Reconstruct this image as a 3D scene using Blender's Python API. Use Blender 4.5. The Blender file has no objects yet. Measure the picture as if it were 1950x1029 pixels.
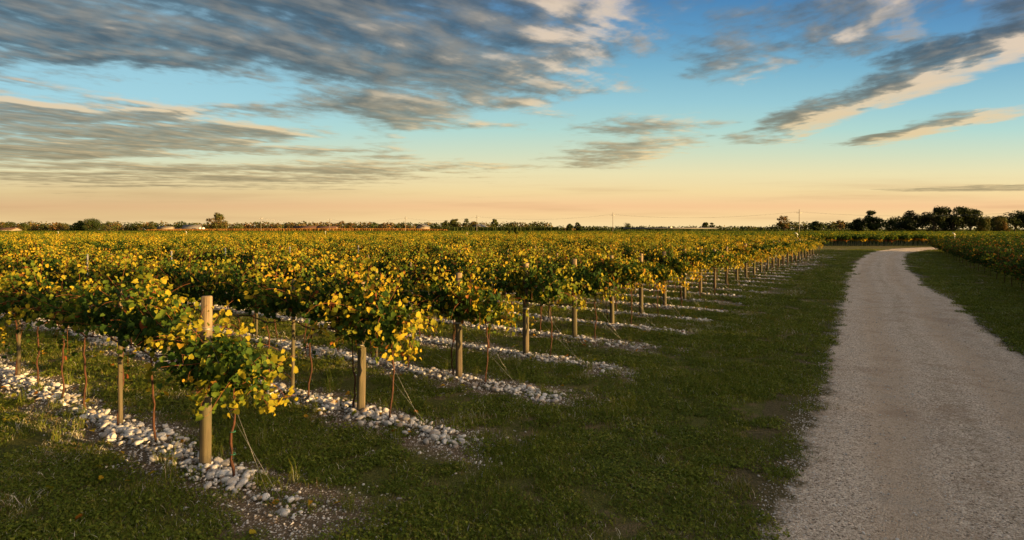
import bpy, math, random
import numpy as np
from math import radians as R, pi, sin, cos, atan2, sqrt

scene = bpy.context.scene
COL = scene.collection
F, CX, HZ, CAMH = 1100.0, 975.0, 437.0, 2.8          # focal length and horizon in photo pixels, eye height

# ------------------------------------------------------------------ camera
cam_d = bpy.data.cameras.new("camera")
cam_d.sensor_width = 36.0
cam_d.lens = 36.0 * F / 1950.0
cam_d.shift_y = -(514.5 - HZ) / 1950.0
cam_d.clip_start, cam_d.clip_end = 0.1, 9000.0
cam = bpy.data.objects.new("camera", cam_d)
cam.location = (0, 0, CAMH)
cam.rotation_euler = (R(90), 0, 0)
COL.objects.link(cam)
scene.camera = cam

scene.view_settings.view_transform = 'Standard'
scene.view_settings.look = 'None'
scene.view_settings.gamma = 1.0
scene.view_settings.exposure = 1.5
scene.cycles.use_denoising = True
scene.cycles.max_bounces = 6
scene.cycles.diffuse_bounces = 3
scene.cycles.transmission_bounces = 4
scene.cycles.sample_clamp_indirect = 4.0

# ------------------------------------------------------------------ sun
SUN_EL = R(6.1)
SUN_AZ = (0.93, -0.368)                               # ground direction towards the sun
sun_d = bpy.data.lights.new("sun", 'SUN')
sun_d.energy = 5.0
sun_d.angle = R(0.5)
sun_d.color = (1.0, 0.60, 0.20)
sun = bpy.data.objects.new("sun", sun_d)
sun.rotation_euler = (pi / 2 - SUN_EL, 0, atan2(SUN_AZ[1], SUN_AZ[0]) + pi / 2)
sun.location = (40, -40, 30)
COL.objects.link(sun)


# ------------------------------------------------------------------ node helper: sockets with arithmetic
class E:
    def __init__(s, nt, k):
        s.nt, s.k = nt, k

    def m(s, op, *a, clamp=False):
        n = s.nt.nodes.new('ShaderNodeMath')
        n.operation = op
        n.use_clamp = clamp
        for i, x in enumerate((s,) + a):
            if isinstance(x, E):
                s.nt.links.new(x.k, n.inputs[i])
            else:
                n.inputs[i].default_value = float(x)
        return E(s.nt, n.outputs[0])

    def __add__(s, o): return s.m('ADD', o)
    __radd__ = __add__
    def __sub__(s, o): return s.m('SUBTRACT', o)
    def __rsub__(s, o): return (s * -1.0) + o
    def __mul__(s, o): return s.m('MULTIPLY', o)
    __rmul__ = __mul__
    def __truediv__(s, o): return s.m('DIVIDE', o)
    def mx(s, o): return s.m('MAXIMUM', o)
    def mn(s, o): return s.m('MINIMUM', o)
    def ab(s): return s.m('ABSOLUTE')
    def clamp(s): return s.m('ADD', 0.0, clamp=True)

    def ss(s, a, b):                                  # smooth step from a to b
        n = s.nt.nodes.new('ShaderNodeMapRange')
        n.interpolation_type = 'SMOOTHSTEP'
        s.nt.links.new(s.k, n.inputs[0])
        n.inputs[1].default_value, n.inputs[2].default_value = a, b
        return E(s.nt, n.outputs[0])


def vec(nt, x, y, z=0.0):
    n = nt.nodes.new('ShaderNodeCombineXYZ')
    for i, a in enumerate((x, y, z)):
        if isinstance(a, E):
            nt.links.new(a.k, n.inputs[i])
        else:
            n.inputs[i].default_value = a
    return E(nt, n.outputs[0])


def noise(nt, v, scale, detail=4.0, rough=0.55, dist=0.0, dims='3D'):
    n = nt.nodes.new('ShaderNodeTexNoise')
    n.noise_dimensions = dims
    if v is not None:
        nt.links.new(v.k, n.inputs['Vector'])
    n.inputs['Scale'].default_value = scale
    n.inputs['Detail'].default_value = detail
    n.inputs['Roughness'].default_value = rough
    n.inputs['Distortion'].default_value = dist
    return E(nt, n.outputs[0])


def voronoi(nt, v, scale, out='Color', feature='F1'):
    n = nt.nodes.new('ShaderNodeTexVoronoi')
    n.feature = feature
    nt.links.new(v.k, n.inputs['Vector'])
    n.inputs['Scale'].default_value = scale
    return E(nt, n.outputs[out])


def sep(nt, v):
    n = nt.nodes.new('ShaderNodeSeparateXYZ')
    nt.links.new(v.k, n.inputs[0])
    return [E(nt, o) for o in n.outputs]


def mix(nt, f, a, b, mode='MIX'):
    n = nt.nodes.new('ShaderNodeMix')
    n.data_type = 'RGBA'
    n.blend_type = mode
    for i, x in ((0, f), (6, a), (7, b)):
        if isinstance(x, E):
            nt.links.new(x.k, n.inputs[i])
        elif i == 0:
            n.inputs[0].default_value = x
        else:
            n.inputs[i].default_value = (*x, 1.0)
    return E(nt, n.outputs[2])


def ramp(nt, f, stops, interp='LINEAR'):
    n = nt.nodes.new('ShaderNodeValToRGB')
    cr = n.color_ramp
    cr.interpolation = interp
    while len(cr.elements) < len(stops):
        cr.elements.new(0.5)
    for e, (p, c) in zip(cr.elements, stops):
        e.position = p
        e.color = (*c, 1.0)
    nt.links.new(f.k, n.inputs[0])
    return E(nt, n.outputs[0])


def lin(r, g, b):
    f = lambda c: c / 255 / 12.92 if c <= 10 else ((c / 255 + 0.055) / 1.055) ** 2.4
    return (f(r), f(g), f(b))


# ------------------------------------------------------------------ world: evening sky with streets of cloud at one height
world = bpy.data.worlds.new("World")
scene.world = world
world.use_nodes = True
wt = world.node_tree
wt.nodes.clear()


def cloud_group():
    """density of the cloud sheet at a point (u, v) of the cloud plane, one unit = the height of the clouds"""
    g = bpy.data.node_groups.new("cloud_density", 'ShaderNodeTree')
    g.interface.new_socket("P", in_out='INPUT', socket_type='NodeSocketVector')
    g.interface.new_socket("D", in_out='OUTPUT', socket_type='NodeSocketFloat')
    g.interface.new_socket("B", in_out='OUTPUT', socket_type='NodeSocketFloat')
    gi, go = g.nodes.new('NodeGroupInput'), g.nodes.new('NodeGroupOutput')
    P = E(g, gi.outputs[0])
    u0, v0, _ = sep(g, P)
    w1 = noise(g, P, 0.9, 2.0, 0.5)
    fbw = noise(g, vec(g, u0 - 5.1, v0 + 3.7), 2.6, 4.0, 0.6)
    w2 = noise(g, vec(g, u0 + 17.3, v0 - 9.1), 0.9, 2.0, 0.5)
    u = u0 + (w1 - 0.5) * 0.75 + (fbw - 0.5) * 0.35
    v = v0 + (w2 - 0.5) * 1.0 + (fbw - 0.5) * 0.5
    # texture: billows, ripples that cross the streets, long broken bars farther off
    fb = noise(g, vec(g, u0, v0 * 0.8), 2.1, 8.0, 0.58)
    r = v0 * 0.62 - u0 * 0.66 + (w1 - 0.5) * 0.5
    s = u0 * 0.76 + v0 * 0.50
    rip = noise(g, vec(g, r * 2.4, s * 1.0), 1.0, 5.0, 0.55)
    bars = noise(g, vec(g, u0 * 0.30, v0 * 0.85), 1.0, 5.0, 0.6, 0.4)
    far = v0.ss(3.2, 6.5)
    cell = noise(g, vec(g, r * 5.0, s * 4.6), 1.0, 2.5, 0.5)
    cell2 = noise(g, vec(g, r * 10.0, s * 9.5), 1.0, 6.0, 0.62)
    tex = (fb - 0.5) * 1.2 + (rip - 0.5) * (1.5 - far * 0.6) + (cell - 0.5) * 0.8 + (cell2 - 0.5) * (0.75 - far * 0.4) + (bars - 0.5) * (far * 2.3 + 0.2)

    def ell(cu, cv, ru, rv, rot=0.0):
        du, dv = u - cu, v - cv
        if rot:
            du, dv = du * cos(rot) + dv * sin(rot), dv * cos(rot) - du * sin(rot)
        du, dv = du / ru, dv / rv
        return 1.0 - (du * du + dv * dv)

    f = (u - 0.6) * 0.85 + (v - 4.1) * 0.526
    bank = (((0.70 - u) / 0.48).m('TANH') * 0.74).mn((f * -1.3).m('TANH') * 0.74)
    bank = bank.mn(ell(-2.5, 4.1, 1.15, 0.60) * -0.55 + 0.14)
    bank = bank.mn(ell(-2.05, 5.85, 0.75, 1.1) * -0.6 + 0.1)
    bank = bank - v.ss(4.8, 9.0) * u.ss(-1.2, -2.2) * 0.55 - v.ss(6.5, 12.0) * 0.6
    sx = (u - v * 0.06 - 2.38) / 0.40
    street = ((1.0 - sx * sx) * 0.8).mn((6.4 - v) / 0.9)
    M = bank.mx(street)
    M = M.mx(ell(4.15, 6.0, 0.42, 1.2) * 0.9)
    M = M.mx(ell(1.5, 3.0, 0.6, 0.8) * 0.36)
    M = M.mx(ell(1.35, 5.6, 0.75, 0.55) * 0.55)
    M = M.mx(ell(1.35, 7.4, 0.75, 1.7) * 0.42)
    M = M.mx(ell(-2.6, 9.6, 2.6, 1.2) * 0.8)
    M = M.mx(ell(-7.0, 10.5, 5.0, 3.5) * 0.45)
    M = M.mx(ell(-3.4, 5.6, 1.4, 1.0) * 0.75)
    M = M.mx(ell(-5.6, 7.4, 2.2, 1.3) * 0.7)
    M = M.mx(ell(12.0, 14.0, 2.5, 1.2) * 0.8)
    M = M.mx(-0.75)
    D = M * 0.84 + tex * 1.04 - 0.02
    g.links.new(D.k, go.inputs[0])
    g.links.new((M * 0.9 + (rip - 0.5) * 1.0 + (cell - 0.5) * 0.25).k, go.inputs[1])
    return g


def build_world():
    tc = wt.nodes.new('ShaderNodeTexCoord')
    d = E(wt, tc.outputs['Generated'])
    dx, dy, dz = sep(wt, d)
    hx = (dx * dx + dy * dy).m('SQRT')
    tan_el = dz / hx.mx(0.02)
    fwd = dz / dy.ab().mx(hx * 0.55)
    zc = dz.mx(0.013)
    u, v = dx / zc, dy / zc
    # clear sky by height above the horizon
    k = (fwd / 0.4).clamp()
    base = ramp(wt, k, [(0.0, lin(255, 226, 166)), (0.06, lin(255, 216, 156)), (0.10, lin(252, 205, 152)), (0.16, lin(250, 222, 164)),
                        (0.24, lin(241, 230, 182)), (0.33, lin(214, 227, 198)), (0.43, lin(182, 221, 213)), (0.55, lin(155, 206, 218)),
                        (0.70, lin(126, 184, 210)), (0.85, lin(98, 158, 200)), (1.0, lin(78, 136, 186))])
    left = ((dx / dy.ab().mx(0.1) * -1.0).ss(-0.1, 0.75)) * (dy.ss(-0.1, 0.3))
    # brighter, paler sky to the left of the view
    base = mix(wt, left * fwd.ss(0.10, 0.22) * 0.55, base, lin(178, 226, 238))
    # smoky bands low down
    hb = noise(wt, vec(wt, dx / dy.ab().mx(0.2) * 1.3, fwd * 26.0), 1.6, 4.0, 0.55)
    band = hb.ss(0.45, 0.72) * fwd.ss(0.105, 0.06) * fwd.ss(0.0, 0.02)
    base = mix(wt, band * 0.32, base, lin(196, 150, 112))
    base = mix(wt, left * fwd.ss(0.11, 0.05) * fwd.ss(-0.01, 0.03) * 0.36, base, lin(172, 148, 108))
    # Nishita sky, dimmed, shares in the clear sky
    sky = wt.nodes.new('ShaderNodeTexSky')
    sky.sky_type = 'NISHITA'
    sky.sun_disc = False
    sky.sun_elevation = SUN_EL
    sky.sun_rotation = atan2(SUN_AZ[0], SUN_AZ[1])
    nis = mix(wt, 1.0, E(wt, sky.outputs[0]), (0.07, 0.07, 0.07), 'MULTIPLY')
    base = mix(wt, 0.06, base, nis)
    # clouds
    grp = cloud_group()

    def dens(uu, vv):
        n = wt.nodes.new('ShaderNodeGroup')
        n.node_tree = grp
        wt.links.new(vec(wt, uu, vv).k, n.inputs[0])
        return E(wt, n.outputs[0]), E(wt, n.outputs[1])

    D0, B0 = dens(u, v)
    D1, B1 = dens(u + 0.13, v - 0.10)
    _, B2 = dens(u + 0.42, v - 0.18)
    alpha = (D0.ss(-0.22, 0.45) * 0.7 + D0.ss(0.0, 0.85) * 0.3) * fwd.ss(0.025, 0.085) * 0.92
    l1 = ((D0 - D1) * 0.45 + (B0 - B1) * 0.8).ss(-0.30, 0.42)
    l2 = (B0 - B2).ss(-0.05, 0.8)
    thin = D0.ss(0.6, 0.0)
    lit = (l1 * 0.62 + l2 * 0.60 * (l1 * 1.0 + 0.22) + thin * 0.20 - D0.ss(0.45, 1.2) * 0.14 - 0.06).clamp()
    e = fwd.ss(0.08, 0.34)
    dark = mix(wt, e, lin(142, 131, 102), lin(70, 85, 97))
    mid = mix(wt, e, lin(184, 164, 124), lin(136, 134, 128))
    light = mix(wt, e, lin(232, 204, 150), lin(228, 206, 180))
    cc = mix(wt, (lit * 2.0).clamp(), dark, mid)
    cc = mix(wt, (lit * 2.0 - 1.0).clamp(), cc, light)
    col = mix(wt, alpha, base, cc)
    # warm sky round the low sun, out of view, strengthened as added fill light
    sd = (dx * (SUN_AZ[0] * cos(SUN_EL)) + dy * (SUN_AZ[1] * cos(SUN_EL)) + dz * sin(SUN_EL)).mx(0.0)
    glow = sd.m('POWER', 5.0) * 4.3 * dz.ss(-0.02, 0.05)
    gv = wt.nodes.new('ShaderNodeVectorMath')
    gv.operation = 'SCALE'
    gv.inputs[0].default_value = (1.0, 0.68, 0.36)
    wt.links.new(glow.k, gv.inputs['Scale'])
    col = mix(wt, 1.0, col, E(wt, gv.outputs[0]), 'ADD')
    # below the horizon: dull earth
    col = mix(wt, dz.ss(0.0, -0.02), col, lin(90, 80, 60))
    bg = wt.nodes.new('ShaderNodeBackground')
    wt.links.new(col.k, bg.inputs[0])
    bg.inputs[1].default_value = 0.354
    out = wt.nodes.new('ShaderNodeOutputWorld')
    wt.links.new(bg.outputs[0], out.inputs[0])


build_world()
world.cycles.sampling_method = 'MANUAL'
world.cycles.sample_map_resolution = 512

# ------------------------------------------------------------------ layout of the vineyard (metres)
P0 = np.array([-3.587, 6.754])                         # first end post
STEP = np.array([1.298, 2.005])                        # from one row end to the next
RD = np.array([-0.8146, 0.5800])                       # along a row, away from the road
RN = np.array([0.5800, 0.8146])                        # across the rows
ROWGAP = 2.386
ROW_ANG = atan2(RD[1], RD[0])
NROWS = 29
HB = np.array([24.0, 27.7])                            # a row end across the road
rng = np.random.default_rng(7)
random.seed(7)


def px(x, y):
    """ground point seen at a pixel of the photograph"""
    Y = F * CAMH / (y - HZ)
    return np.array([(x - CX) * Y / F, Y])


ROAD_L = [px(*p) for p in ((1466, 1029), (1503, 934), (1530, 799), (1551, 758), (1567, 691), (1587, 629), (1599, 573),
                           (1607, 535.5), (1614.6, 517), (1630, 495), (1649, 484), (1674, 477), (1711, 473), (1773, 470.8))]
ROAD_R = [px(*p) for p in ((1950, 672), (1832, 582), (1776, 549.5), (1742, 520), (1726.5, 498), (1727, 487), (1745, 479.5),
                           (1773, 475.2))]
ROAD_L = [np.array([-18.0, -29.0]), np.array([-3.6, -4.8]), np.array([-0.6, 0.3])] + ROAD_L + [np.array([95.0, 94.0]), np.array([140.0, 96.5])]
ROAD_R = [np.array([-14.6, -30.6]), np.array([0.1, -6.0]), np.array([6.5, 4.6])] + ROAD_R + [np.array([95.0, 84.2]), np.array([140.0, 87.0])]


def resample(pts, n):
    p = np.array(pts)
    for _ in range(2):                                 # corner cutting
        q = [p[0]]
        for a, b in zip(p[:-1], p[1:]):
            q += [a * 0.75 + b * 0.25, a * 0.25 + b * 0.75]
        q.append(p[-1])
        p = np.array(q)
    s = np.concatenate([[0], np.cumsum(np.linalg.norm(np.diff(p, axis=0), axis=1))])
    t = np.linspace(0, s[-1], n)
    return np.stack([np.interp(t, s, p[:, 0]), np.interp(t, s, p[:, 1])], 1)


RL, RR = resample(ROAD_L, 1400), resample(ROAD_R, 1400)
ROAD_POLY = np.concatenate([RL, RR[::-1]])[::4]


def inside_poly(P, poly):
    x, y = P[:, 0], P[:, 1]
    c = np.zeros(len(P), bool)
    a, b = poly, np.roll(poly, -1, 0)
    for (x0, y0), (x1, y1) in zip(a, b):
        if y0 == y1:
            continue
        hit = ((y0 > y) != (y1 > y)) & (x < (x1 - x0) * (y - y0) / (y1 - y0) + x0)
        c ^= hit
    return c


def row_coords(P):
    q = P - P0
    w = q @ RN / ROWGAP
    t = q @ RD - 0.1056 * w
    return w, t


def vnoise(P, sc, seed):
    """cheap value noise on the ground plane"""
    r = np.random.default_rng(seed).random((64, 64))
    q = P * sc
    i = np.floor(q).astype(int)
    f = q - i
    f = f * f * (3 - 2 * f)
    g = lambda a, b: r[(i[:, 0] + a) % 64, (i[:, 1] + b) % 64]
    return (g(0, 0) * (1 - f[:, 0]) + g(1, 0) * f[:, 0]) * (1 - f[:, 1]) + (g(0, 1) * (1 - f[:, 0]) + g(1, 1) * f[:, 0]) * f[:, 1]


def in_view(P, pad=1.0):
    return (np.abs(P[:, 0]) < 0.886 * P[:, 1] + pad) & (P[:, 1] > 4.2)


# ------------------------------------------------------------------ object helpers
def tag(o, label=None, cat=None, group=None, kind=None):
    for k, x in (('label', label), ('category', cat), ('group', group), ('kind', kind)):
        if x:
            o[k] = x
    return o


def link(o, parent=None, col=None):
    (col or COL).objects.link(o)
    if parent is not None:
        o.parent = parent
    return o


def obj(name, me, parent=None, col=None, mat=None):
    if mat is not None and not me.materials:
        me.materials.append(mat)
    return link(bpy.data.objects.new(name, me), parent, col)


def empty(name, loc, rz=0.0):
    o = bpy.data.objects.new(name, None)
    o.empty_display_size = 0.2
    o.location = loc
    o.rotation_euler = (0, 0, rz)
    return link(o)


def mesh(name, V, faces, smooth=False, attrs=None, mat=None):
    """faces: list of index arrays (n x 3 or n x 4)"""
    me = bpy.data.meshes.new(name)
    V = np.asarray(V, dtype=np.float32)
    me.vertices.add(len(V))
    me.vertices.foreach_set('co', V.ravel())
    fl = [np.asarray(f, dtype=np.int32) for f in faces if len(f)]
    loops = np.concatenate([f.ravel() for f in fl])
    sizes = np.concatenate([np.full(len(f), f.shape[1], np.int32) for f in fl])
    starts = np.concatenate([[0], np.cumsum(sizes)[:-1]]).astype(np.int32)
    me.loops.add(len(loops))
    me.loops.foreach_set('vertex_index', loops)
    me.polygons.add(len(sizes))
    me.polygons.foreach_set('loop_start', starts)
    me.polygons.foreach_set('loop_total', sizes)
    if smooth:
        me.polygons.foreach_set('use_smooth', np.ones(len(sizes), bool))
    me.update(calc_edges=True)
    for k, a in (attrs or {}).items():
        at = me.attributes.new(k, 'FLOAT', 'POINT')
        at.data.foreach_set('value', np.asarray(a, dtype=np.float32))
    if mat is not None:
        me.materials.append(mat)
    return me


class MB:
    """collects shapes into one mesh"""
    def __init__(s):
        s.V, s.T, s.Q, s.A, s.n = [], [], [], [], 0

    def add(s, V, tris=None, quads=None, a=None):
        V = np.asarray(V, float)
        if tris is not None and len(tris):
            s.T.append(np.asarray(tris) + s.n)
        if quads is not None and len(quads):
            s.Q.append(np.asarray(quads) + s.n)
        s.V.append(V)
        s.A.append(np.full(len(V), 0.0) if a is None else np.broadcast_to(np.asarray(a, float), (len(V),)))
        s.n += len(V)

    def tube(s, pts, rad, n=6, cap=True, a=None):
        pts = np.asarray(pts, float)
        rad = np.broadcast_to(np.asarray(rad, float), (len(pts),))
        d = np.gradient(pts, axis=0)
        d /= np.linalg.norm(d, axis=1)[:, None] + 1e-9
        ref = np.array([0, 0, 1.0]) if abs(d[:, 2]).mean() < 0.8 else np.array([1.0, 0, 0])
        e1 = np.cross(d, ref)
        e1 /= np.linalg.norm(e1, axis=1)[:, None] + 1e-9
        e2 = np.cross(d, e1)
        th = np.linspace(0, 2 * pi, n, endpoint=False)
        V = pts[:, None] + rad[:, None, None] * (np.cos(th)[None, :, None] * e1[:, None] + np.sin(th)[None, :, None] * e2[:, None])
        m = len(pts)
        i, j = np.meshgrid(np.arange(m - 1), np.arange(n), indexing='ij')
        q = np.stack([i * n + j, i * n + (j + 1) % n, (i + 1) * n + (j + 1) % n, (i + 1) * n + j], -1).reshape(-1, 4)
        V = V.reshape(-1, 3)
        tr = None
        if cap:
            V = np.concatenate([V, pts[:1], pts[-1:]])
            k = np.arange(n)
            tr = np.concatenate([np.stack([np.full(n, m * n), (k + 1) % n, k], 1),
                                 np.stack([np.full(n, m * n + 1), (m - 1) * n + k, (m - 1) * n + (k + 1) % n], 1)])
        s.add(V, tr, q, a)

    def box(s, lo, hi, a=None):
        x0, y0, z0 = lo
        x1, y1, z1 = hi
        V = [(x0, y0, z0), (x1, y0, z0), (x1, y1, z0), (x0, y1, z0), (x0, y0, z1), (x1, y0, z1), (x1, y1, z1), (x0, y1, z1)]
        s.add(V, None, [(0, 3, 2, 1), (4, 5, 6, 7), (0, 1, 5, 4), (1, 2, 6, 5), (2, 3, 7, 6), (3, 0, 4, 7)], a)

    def mesh(s, name, mat=None, smooth=False):
        fs = []
        if s.T: fs.append(np.concatenate(s.T))
        if s.Q: fs.append(np.concatenate(s.Q))
        return mesh(name, np.concatenate(s.V), fs, smooth, {'tint': np.concatenate(s.A)}, mat)


def unit(v):
    return v / (np.linalg.norm(v, axis=-1, keepdims=True) + 1e-9)


LEAF_A = np.array([0.0, -0.13, 0.14, 0.36, 0.60, 0.76, 1.0, 0.76, 0.60, 0.36, 0.14, -0.13])
LEAF_B = np.array([0.0, 0.27, 0.50, 0.43, 0.43, 0.26, 0.0, -0.26, -0.43, -0.43, -0.50, -0.27])


def leaves(mb, P, N, D, size, tint, rg, lobed=True):
    """leaf blades at P with normal N and tip direction D"""
    n = len(P)
    N = unit(N)
    D = unit(D - N * (D * N).sum(1, keepdims=True))
    B = np.cross(N, D)
    if lobed:
        a = np.concatenate([LEAF_A, [0.36]])
        b = np.concatenate([LEAF_B, [0.0]])
    else:
        a = np.array([0.0, 0.42, 1.0, 0.42])
        b = np.array([0.0, 0.5, 0.0, -0.5])
    fold = rg.uniform(-0.1, 0.8, n)[:, None]
    droop = rg.uniform(0.0, 0.55, n)[:, None]
    c = fold * np.abs(b)[None] - droop * (np.maximum(a, 0) ** 2)[None]
    if lobed:
        c = c + rg.normal(0, 0.035, (n, len(a)))
    wob = 1 + (rg.normal(0, 0.07, (n, len(a))) if lobed else 0)
    s = size[:, None]
    V = (P[:, None] + (s * a[None] * wob)[..., None] * D[:, None] + (s * b[None] * wob)[..., None] * B[:, None]
         + (s * c)[..., None] * N[:, None])
    m = len(a)
    o = (np.arange(n) * m)[:, None, None]
    A = np.repeat(tint, m)
    if lobed:
        k = np.arange(12)
        t = np.stack([np.full(12, 12), k, (k + 1) % 12], 1)[None] + o
        mb.add(V.reshape(-1, 3), t.reshape(-1, 3), None, A)
    else:
        q = np.array([[0, 1, 2, 3]])[None] + o
        mb.add(V.reshape(-1, 3), None, q.reshape(-1, 4), A)


# ------------------------------------------------------------------ materials
def new_mat(name):
    m = bpy.data.materials.new(name)
    m.use_nodes = True
    nt = m.node_tree
    nt.nodes.clear()
    return m, nt


def finish(m, nt, col, rough=0.8, bump=None, bstr=0.3, bdist=0.02, spec=0.3, transl=None, tcol=None):
    p = nt.nodes.new('ShaderNodeBsdfPrincipled')
    if isinstance(col, E):
        nt.links.new(col.k, p.inputs['Base Color'])
    else:
        p.inputs['Base Color'].default_value = (*col, 1)
    if isinstance(rough, E):
        nt.links.new(rough.k, p.inputs['Roughness'])
    else:
        p.inputs['Roughness'].default_value = rough
    p.inputs['Specular IOR Level'].default_value = spec
    if bump is not None:
        b = nt.nodes.new('ShaderNodeBump')
        b.inputs['Strength'].default_value = bstr
        b.inputs['Distance'].default_value = bdist
        nt.links.new(bump.k, b.inputs['Height'])
        nt.links.new(b.outputs[0], p.inputs['Normal'])
    sh = p.outputs[0]
    if transl:
        t = nt.nodes.new('ShaderNodeBsdfTranslucent')
        nt.links.new(tcol.k, t.inputs[0])
        mx = nt.nodes.new('ShaderNodeMixShader')
        mx.inputs[0].default_value = transl
        nt.links.new(sh, mx.inputs[1])
        nt.links.new(t.outputs[0], mx.inputs[2])
        sh = mx.outputs[0]
    o = nt.nodes.new('ShaderNodeOutputMaterial')
    nt.links.new(sh, o.inputs[0])
    return m


def attr(nt, name):
    n = nt.nodes.new('ShaderNodeAttribute')
    n.attribute_name = name
    return E(nt, n.outputs['Fac'])


def coords(nt, kind='Object'):
    n = nt.nodes.new('ShaderNodeTexCoord')
    return E(nt, n.outputs[kind])


def position(nt):
    n = nt.nodes.new('ShaderNodeNewGeometry')
    return E(nt, n.outputs['Position'])


def obj_random(nt):
    n = nt.nodes.new('ShaderNodeObjectInfo')
    return E(nt, n.outputs['Random'])


def mat_leaf(name, stops, transl=0.35, spread=0.25):
    m, nt = new_mat(name)
    t = attr(nt, 'tint') + (obj_random(nt) - 0.5) * spread
    t = t + (noise(nt, coords(nt), 14.0, 2.0) - 0.5) * 0.18
    c = ramp(nt, t.clamp(), stops)
    tc = mix(nt, 1.0, c, (1.25, 1.15, 0.6), 'MULTIPLY')
    return finish(m, nt, c, 0.7, None, spec=0.12, transl=transl, tcol=tc)


M = {}
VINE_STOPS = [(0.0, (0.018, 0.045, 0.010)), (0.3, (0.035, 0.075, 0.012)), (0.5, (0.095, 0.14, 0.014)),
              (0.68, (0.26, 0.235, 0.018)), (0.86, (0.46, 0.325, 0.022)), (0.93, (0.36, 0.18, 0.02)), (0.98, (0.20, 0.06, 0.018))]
M['vine'] = mat_leaf('vine_leaf', VINE_STOPS)
M['grass'] = mat_leaf('grass_blade', [(0.0, (0.050, 0.072, 0.011)), (0.45, (0.122, 0.168, 0.020)), (0.7, (0.23, 0.245, 0.036)),
                                      (0.85, (0.22, 0.165, 0.06)), (0.95, (0.27, 0.19, 0.09)), (1.0, (0.6, 0.58, 0.5))], 0.25, 0.38)
M['tree'] = mat_leaf('tree_leaf', [(0.0, (0.012, 0.019, 0.007)), (0.35, (0.035, 0.055, 0.013)), (0.6, (0.07, 0.08, 0.018)),
                                   (0.8, (0.13, 0.095, 0.03)), (1.0, (0.17, 0.085, 0.035))], 0.2, 0.15)
M['corn'] = mat_leaf('dry_maize', [(0.0, (0.14, 0.065, 0.015)), (0.5, (0.27, 0.125, 0.025)), (1.0, (0.34, 0.19, 0.05))], 0.2, 0.0)
M['hedge'] = mat_leaf('green_maize', [(0.0, (0.018, 0.032, 0.008)), (0.6, (0.04, 0.06, 0.012)), (1.0, (0.08, 0.09, 0.02))], 0.15, 0.0)


def mat_bark(name, a, b, scale=(30, 30, 4)):
    m, nt = new_mat(name)
    x, y, z = sep(nt, coords(nt))
    n = noise(nt, vec(nt, x * scale[0], y * scale[1], z * scale[2]), 1.0, 5.0, 0.6)
    c = mix(nt, n.ss(0.3, 0.7), a, b)
    return finish(m, nt, c, 0.85, n, 0.6, 0.01)


M['bark'] = mat_bark('vine_bark', (0.03, 0.014, 0.009), (0.105, 0.042, 0.022), (60, 60, 12))
M['cane'] = mat_bark('vine_cane', (0.16, 0.05, 0.02), (0.28, 0.10, 0.035), (40, 40, 40))
M['trunk'] = mat_bark('tree_bark', (0.03, 0.024, 0.018), (0.08, 0.06, 0.045), (4, 4, 1))


def mat_post():
    m, nt = new_mat('weathered_post_wood')
    x, y, z = sep(nt, coords(nt))
    r = obj_random(nt)
    g = noise(nt, vec(nt, x * 45.0, y * 45.0, z * 1.3 + r * 20.0), 1.0, 6.0, 0.65)
    b = noise(nt, vec(nt, x * 3.0, y * 3.0, z * 1.1 + r * 50.0), 1.0, 3.0)
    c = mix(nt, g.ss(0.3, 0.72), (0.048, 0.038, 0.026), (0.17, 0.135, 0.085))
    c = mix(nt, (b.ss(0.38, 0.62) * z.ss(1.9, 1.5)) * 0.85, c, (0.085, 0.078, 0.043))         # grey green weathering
    c = mix(nt, z.ss(1.45, 1.75) * 0.7, c, mix(nt, g.ss(0.3, 0.7), (0.17, 0.12, 0.065), (0.36, 0.265, 0.15)))  # paler upper post: low sunlight painted into the wood colour
    fine = noise(nt, vec(nt, x * 120.0, y * 120.0, z * 2.0), 1.0, 3.0)
    c = mix(nt, fine.ss(0.56, 0.66) * 0.6, c, (0.05, 0.037, 0.024))
    c = mix(nt, z.ss(0.22, 0.0) * 0.6, c, (0.10, 0.085, 0.062))           # earth splashed on the foot
    return finish(m, nt, c, 0.85, g, 0.7, 0.008)


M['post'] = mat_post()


def flat_mat(name, c, rough=0.6, metal=0.0, var=0.25, scale=8.0):
    m, nt = new_mat(name)
    n = noise(nt, coords(nt), scale, 4.0)
    k = mix(nt, n.ss(0.3, 0.7), tuple(x * (1 - var) for x in c), tuple(min(1, x * (1 + var)) for x in c))
    finish(m, nt, k, rough, n, 0.15, 0.01)
    m.node_tree.nodes['Principled BSDF'].inputs['Metallic'].default_value = metal
    return m


M['wire'] = flat_mat('galvanised_wire', (0.42, 0.41, 0.38), 0.45, 0.6)
M['zinc'] = flat_mat('galvanised_stake', (0.33, 0.33, 0.31), 0.5, 0.5)
M['tie'] = flat_mat('green_tie', (0.03, 0.16, 0.10), 0.5)
M['white'] = flat_mat('white_paint', (0.78, 0.75, 0.68), 0.5, 0, 0.1)
M['concrete'] = flat_mat('pole_concrete', (0.19, 0.17, 0.145), 0.8)
M['wall'] = flat_mat('pale_render', (0.24, 0.20, 0.155), 0.9, 0, 0.12, 1.0)
M['roof'] = flat_mat('clay_roof', (0.075, 0.040, 0.028), 0.9, 0, 0.3, 3.0)
M['greyroof'] = flat_mat('pale_sheet_roof', (0.14, 0.13, 0.115), 0.5, 0, 0.12, 0.5)
M['glass'] = flat_mat('dark_window', (0.03, 0.035, 0.04), 0.15, 0, 0.1)


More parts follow.
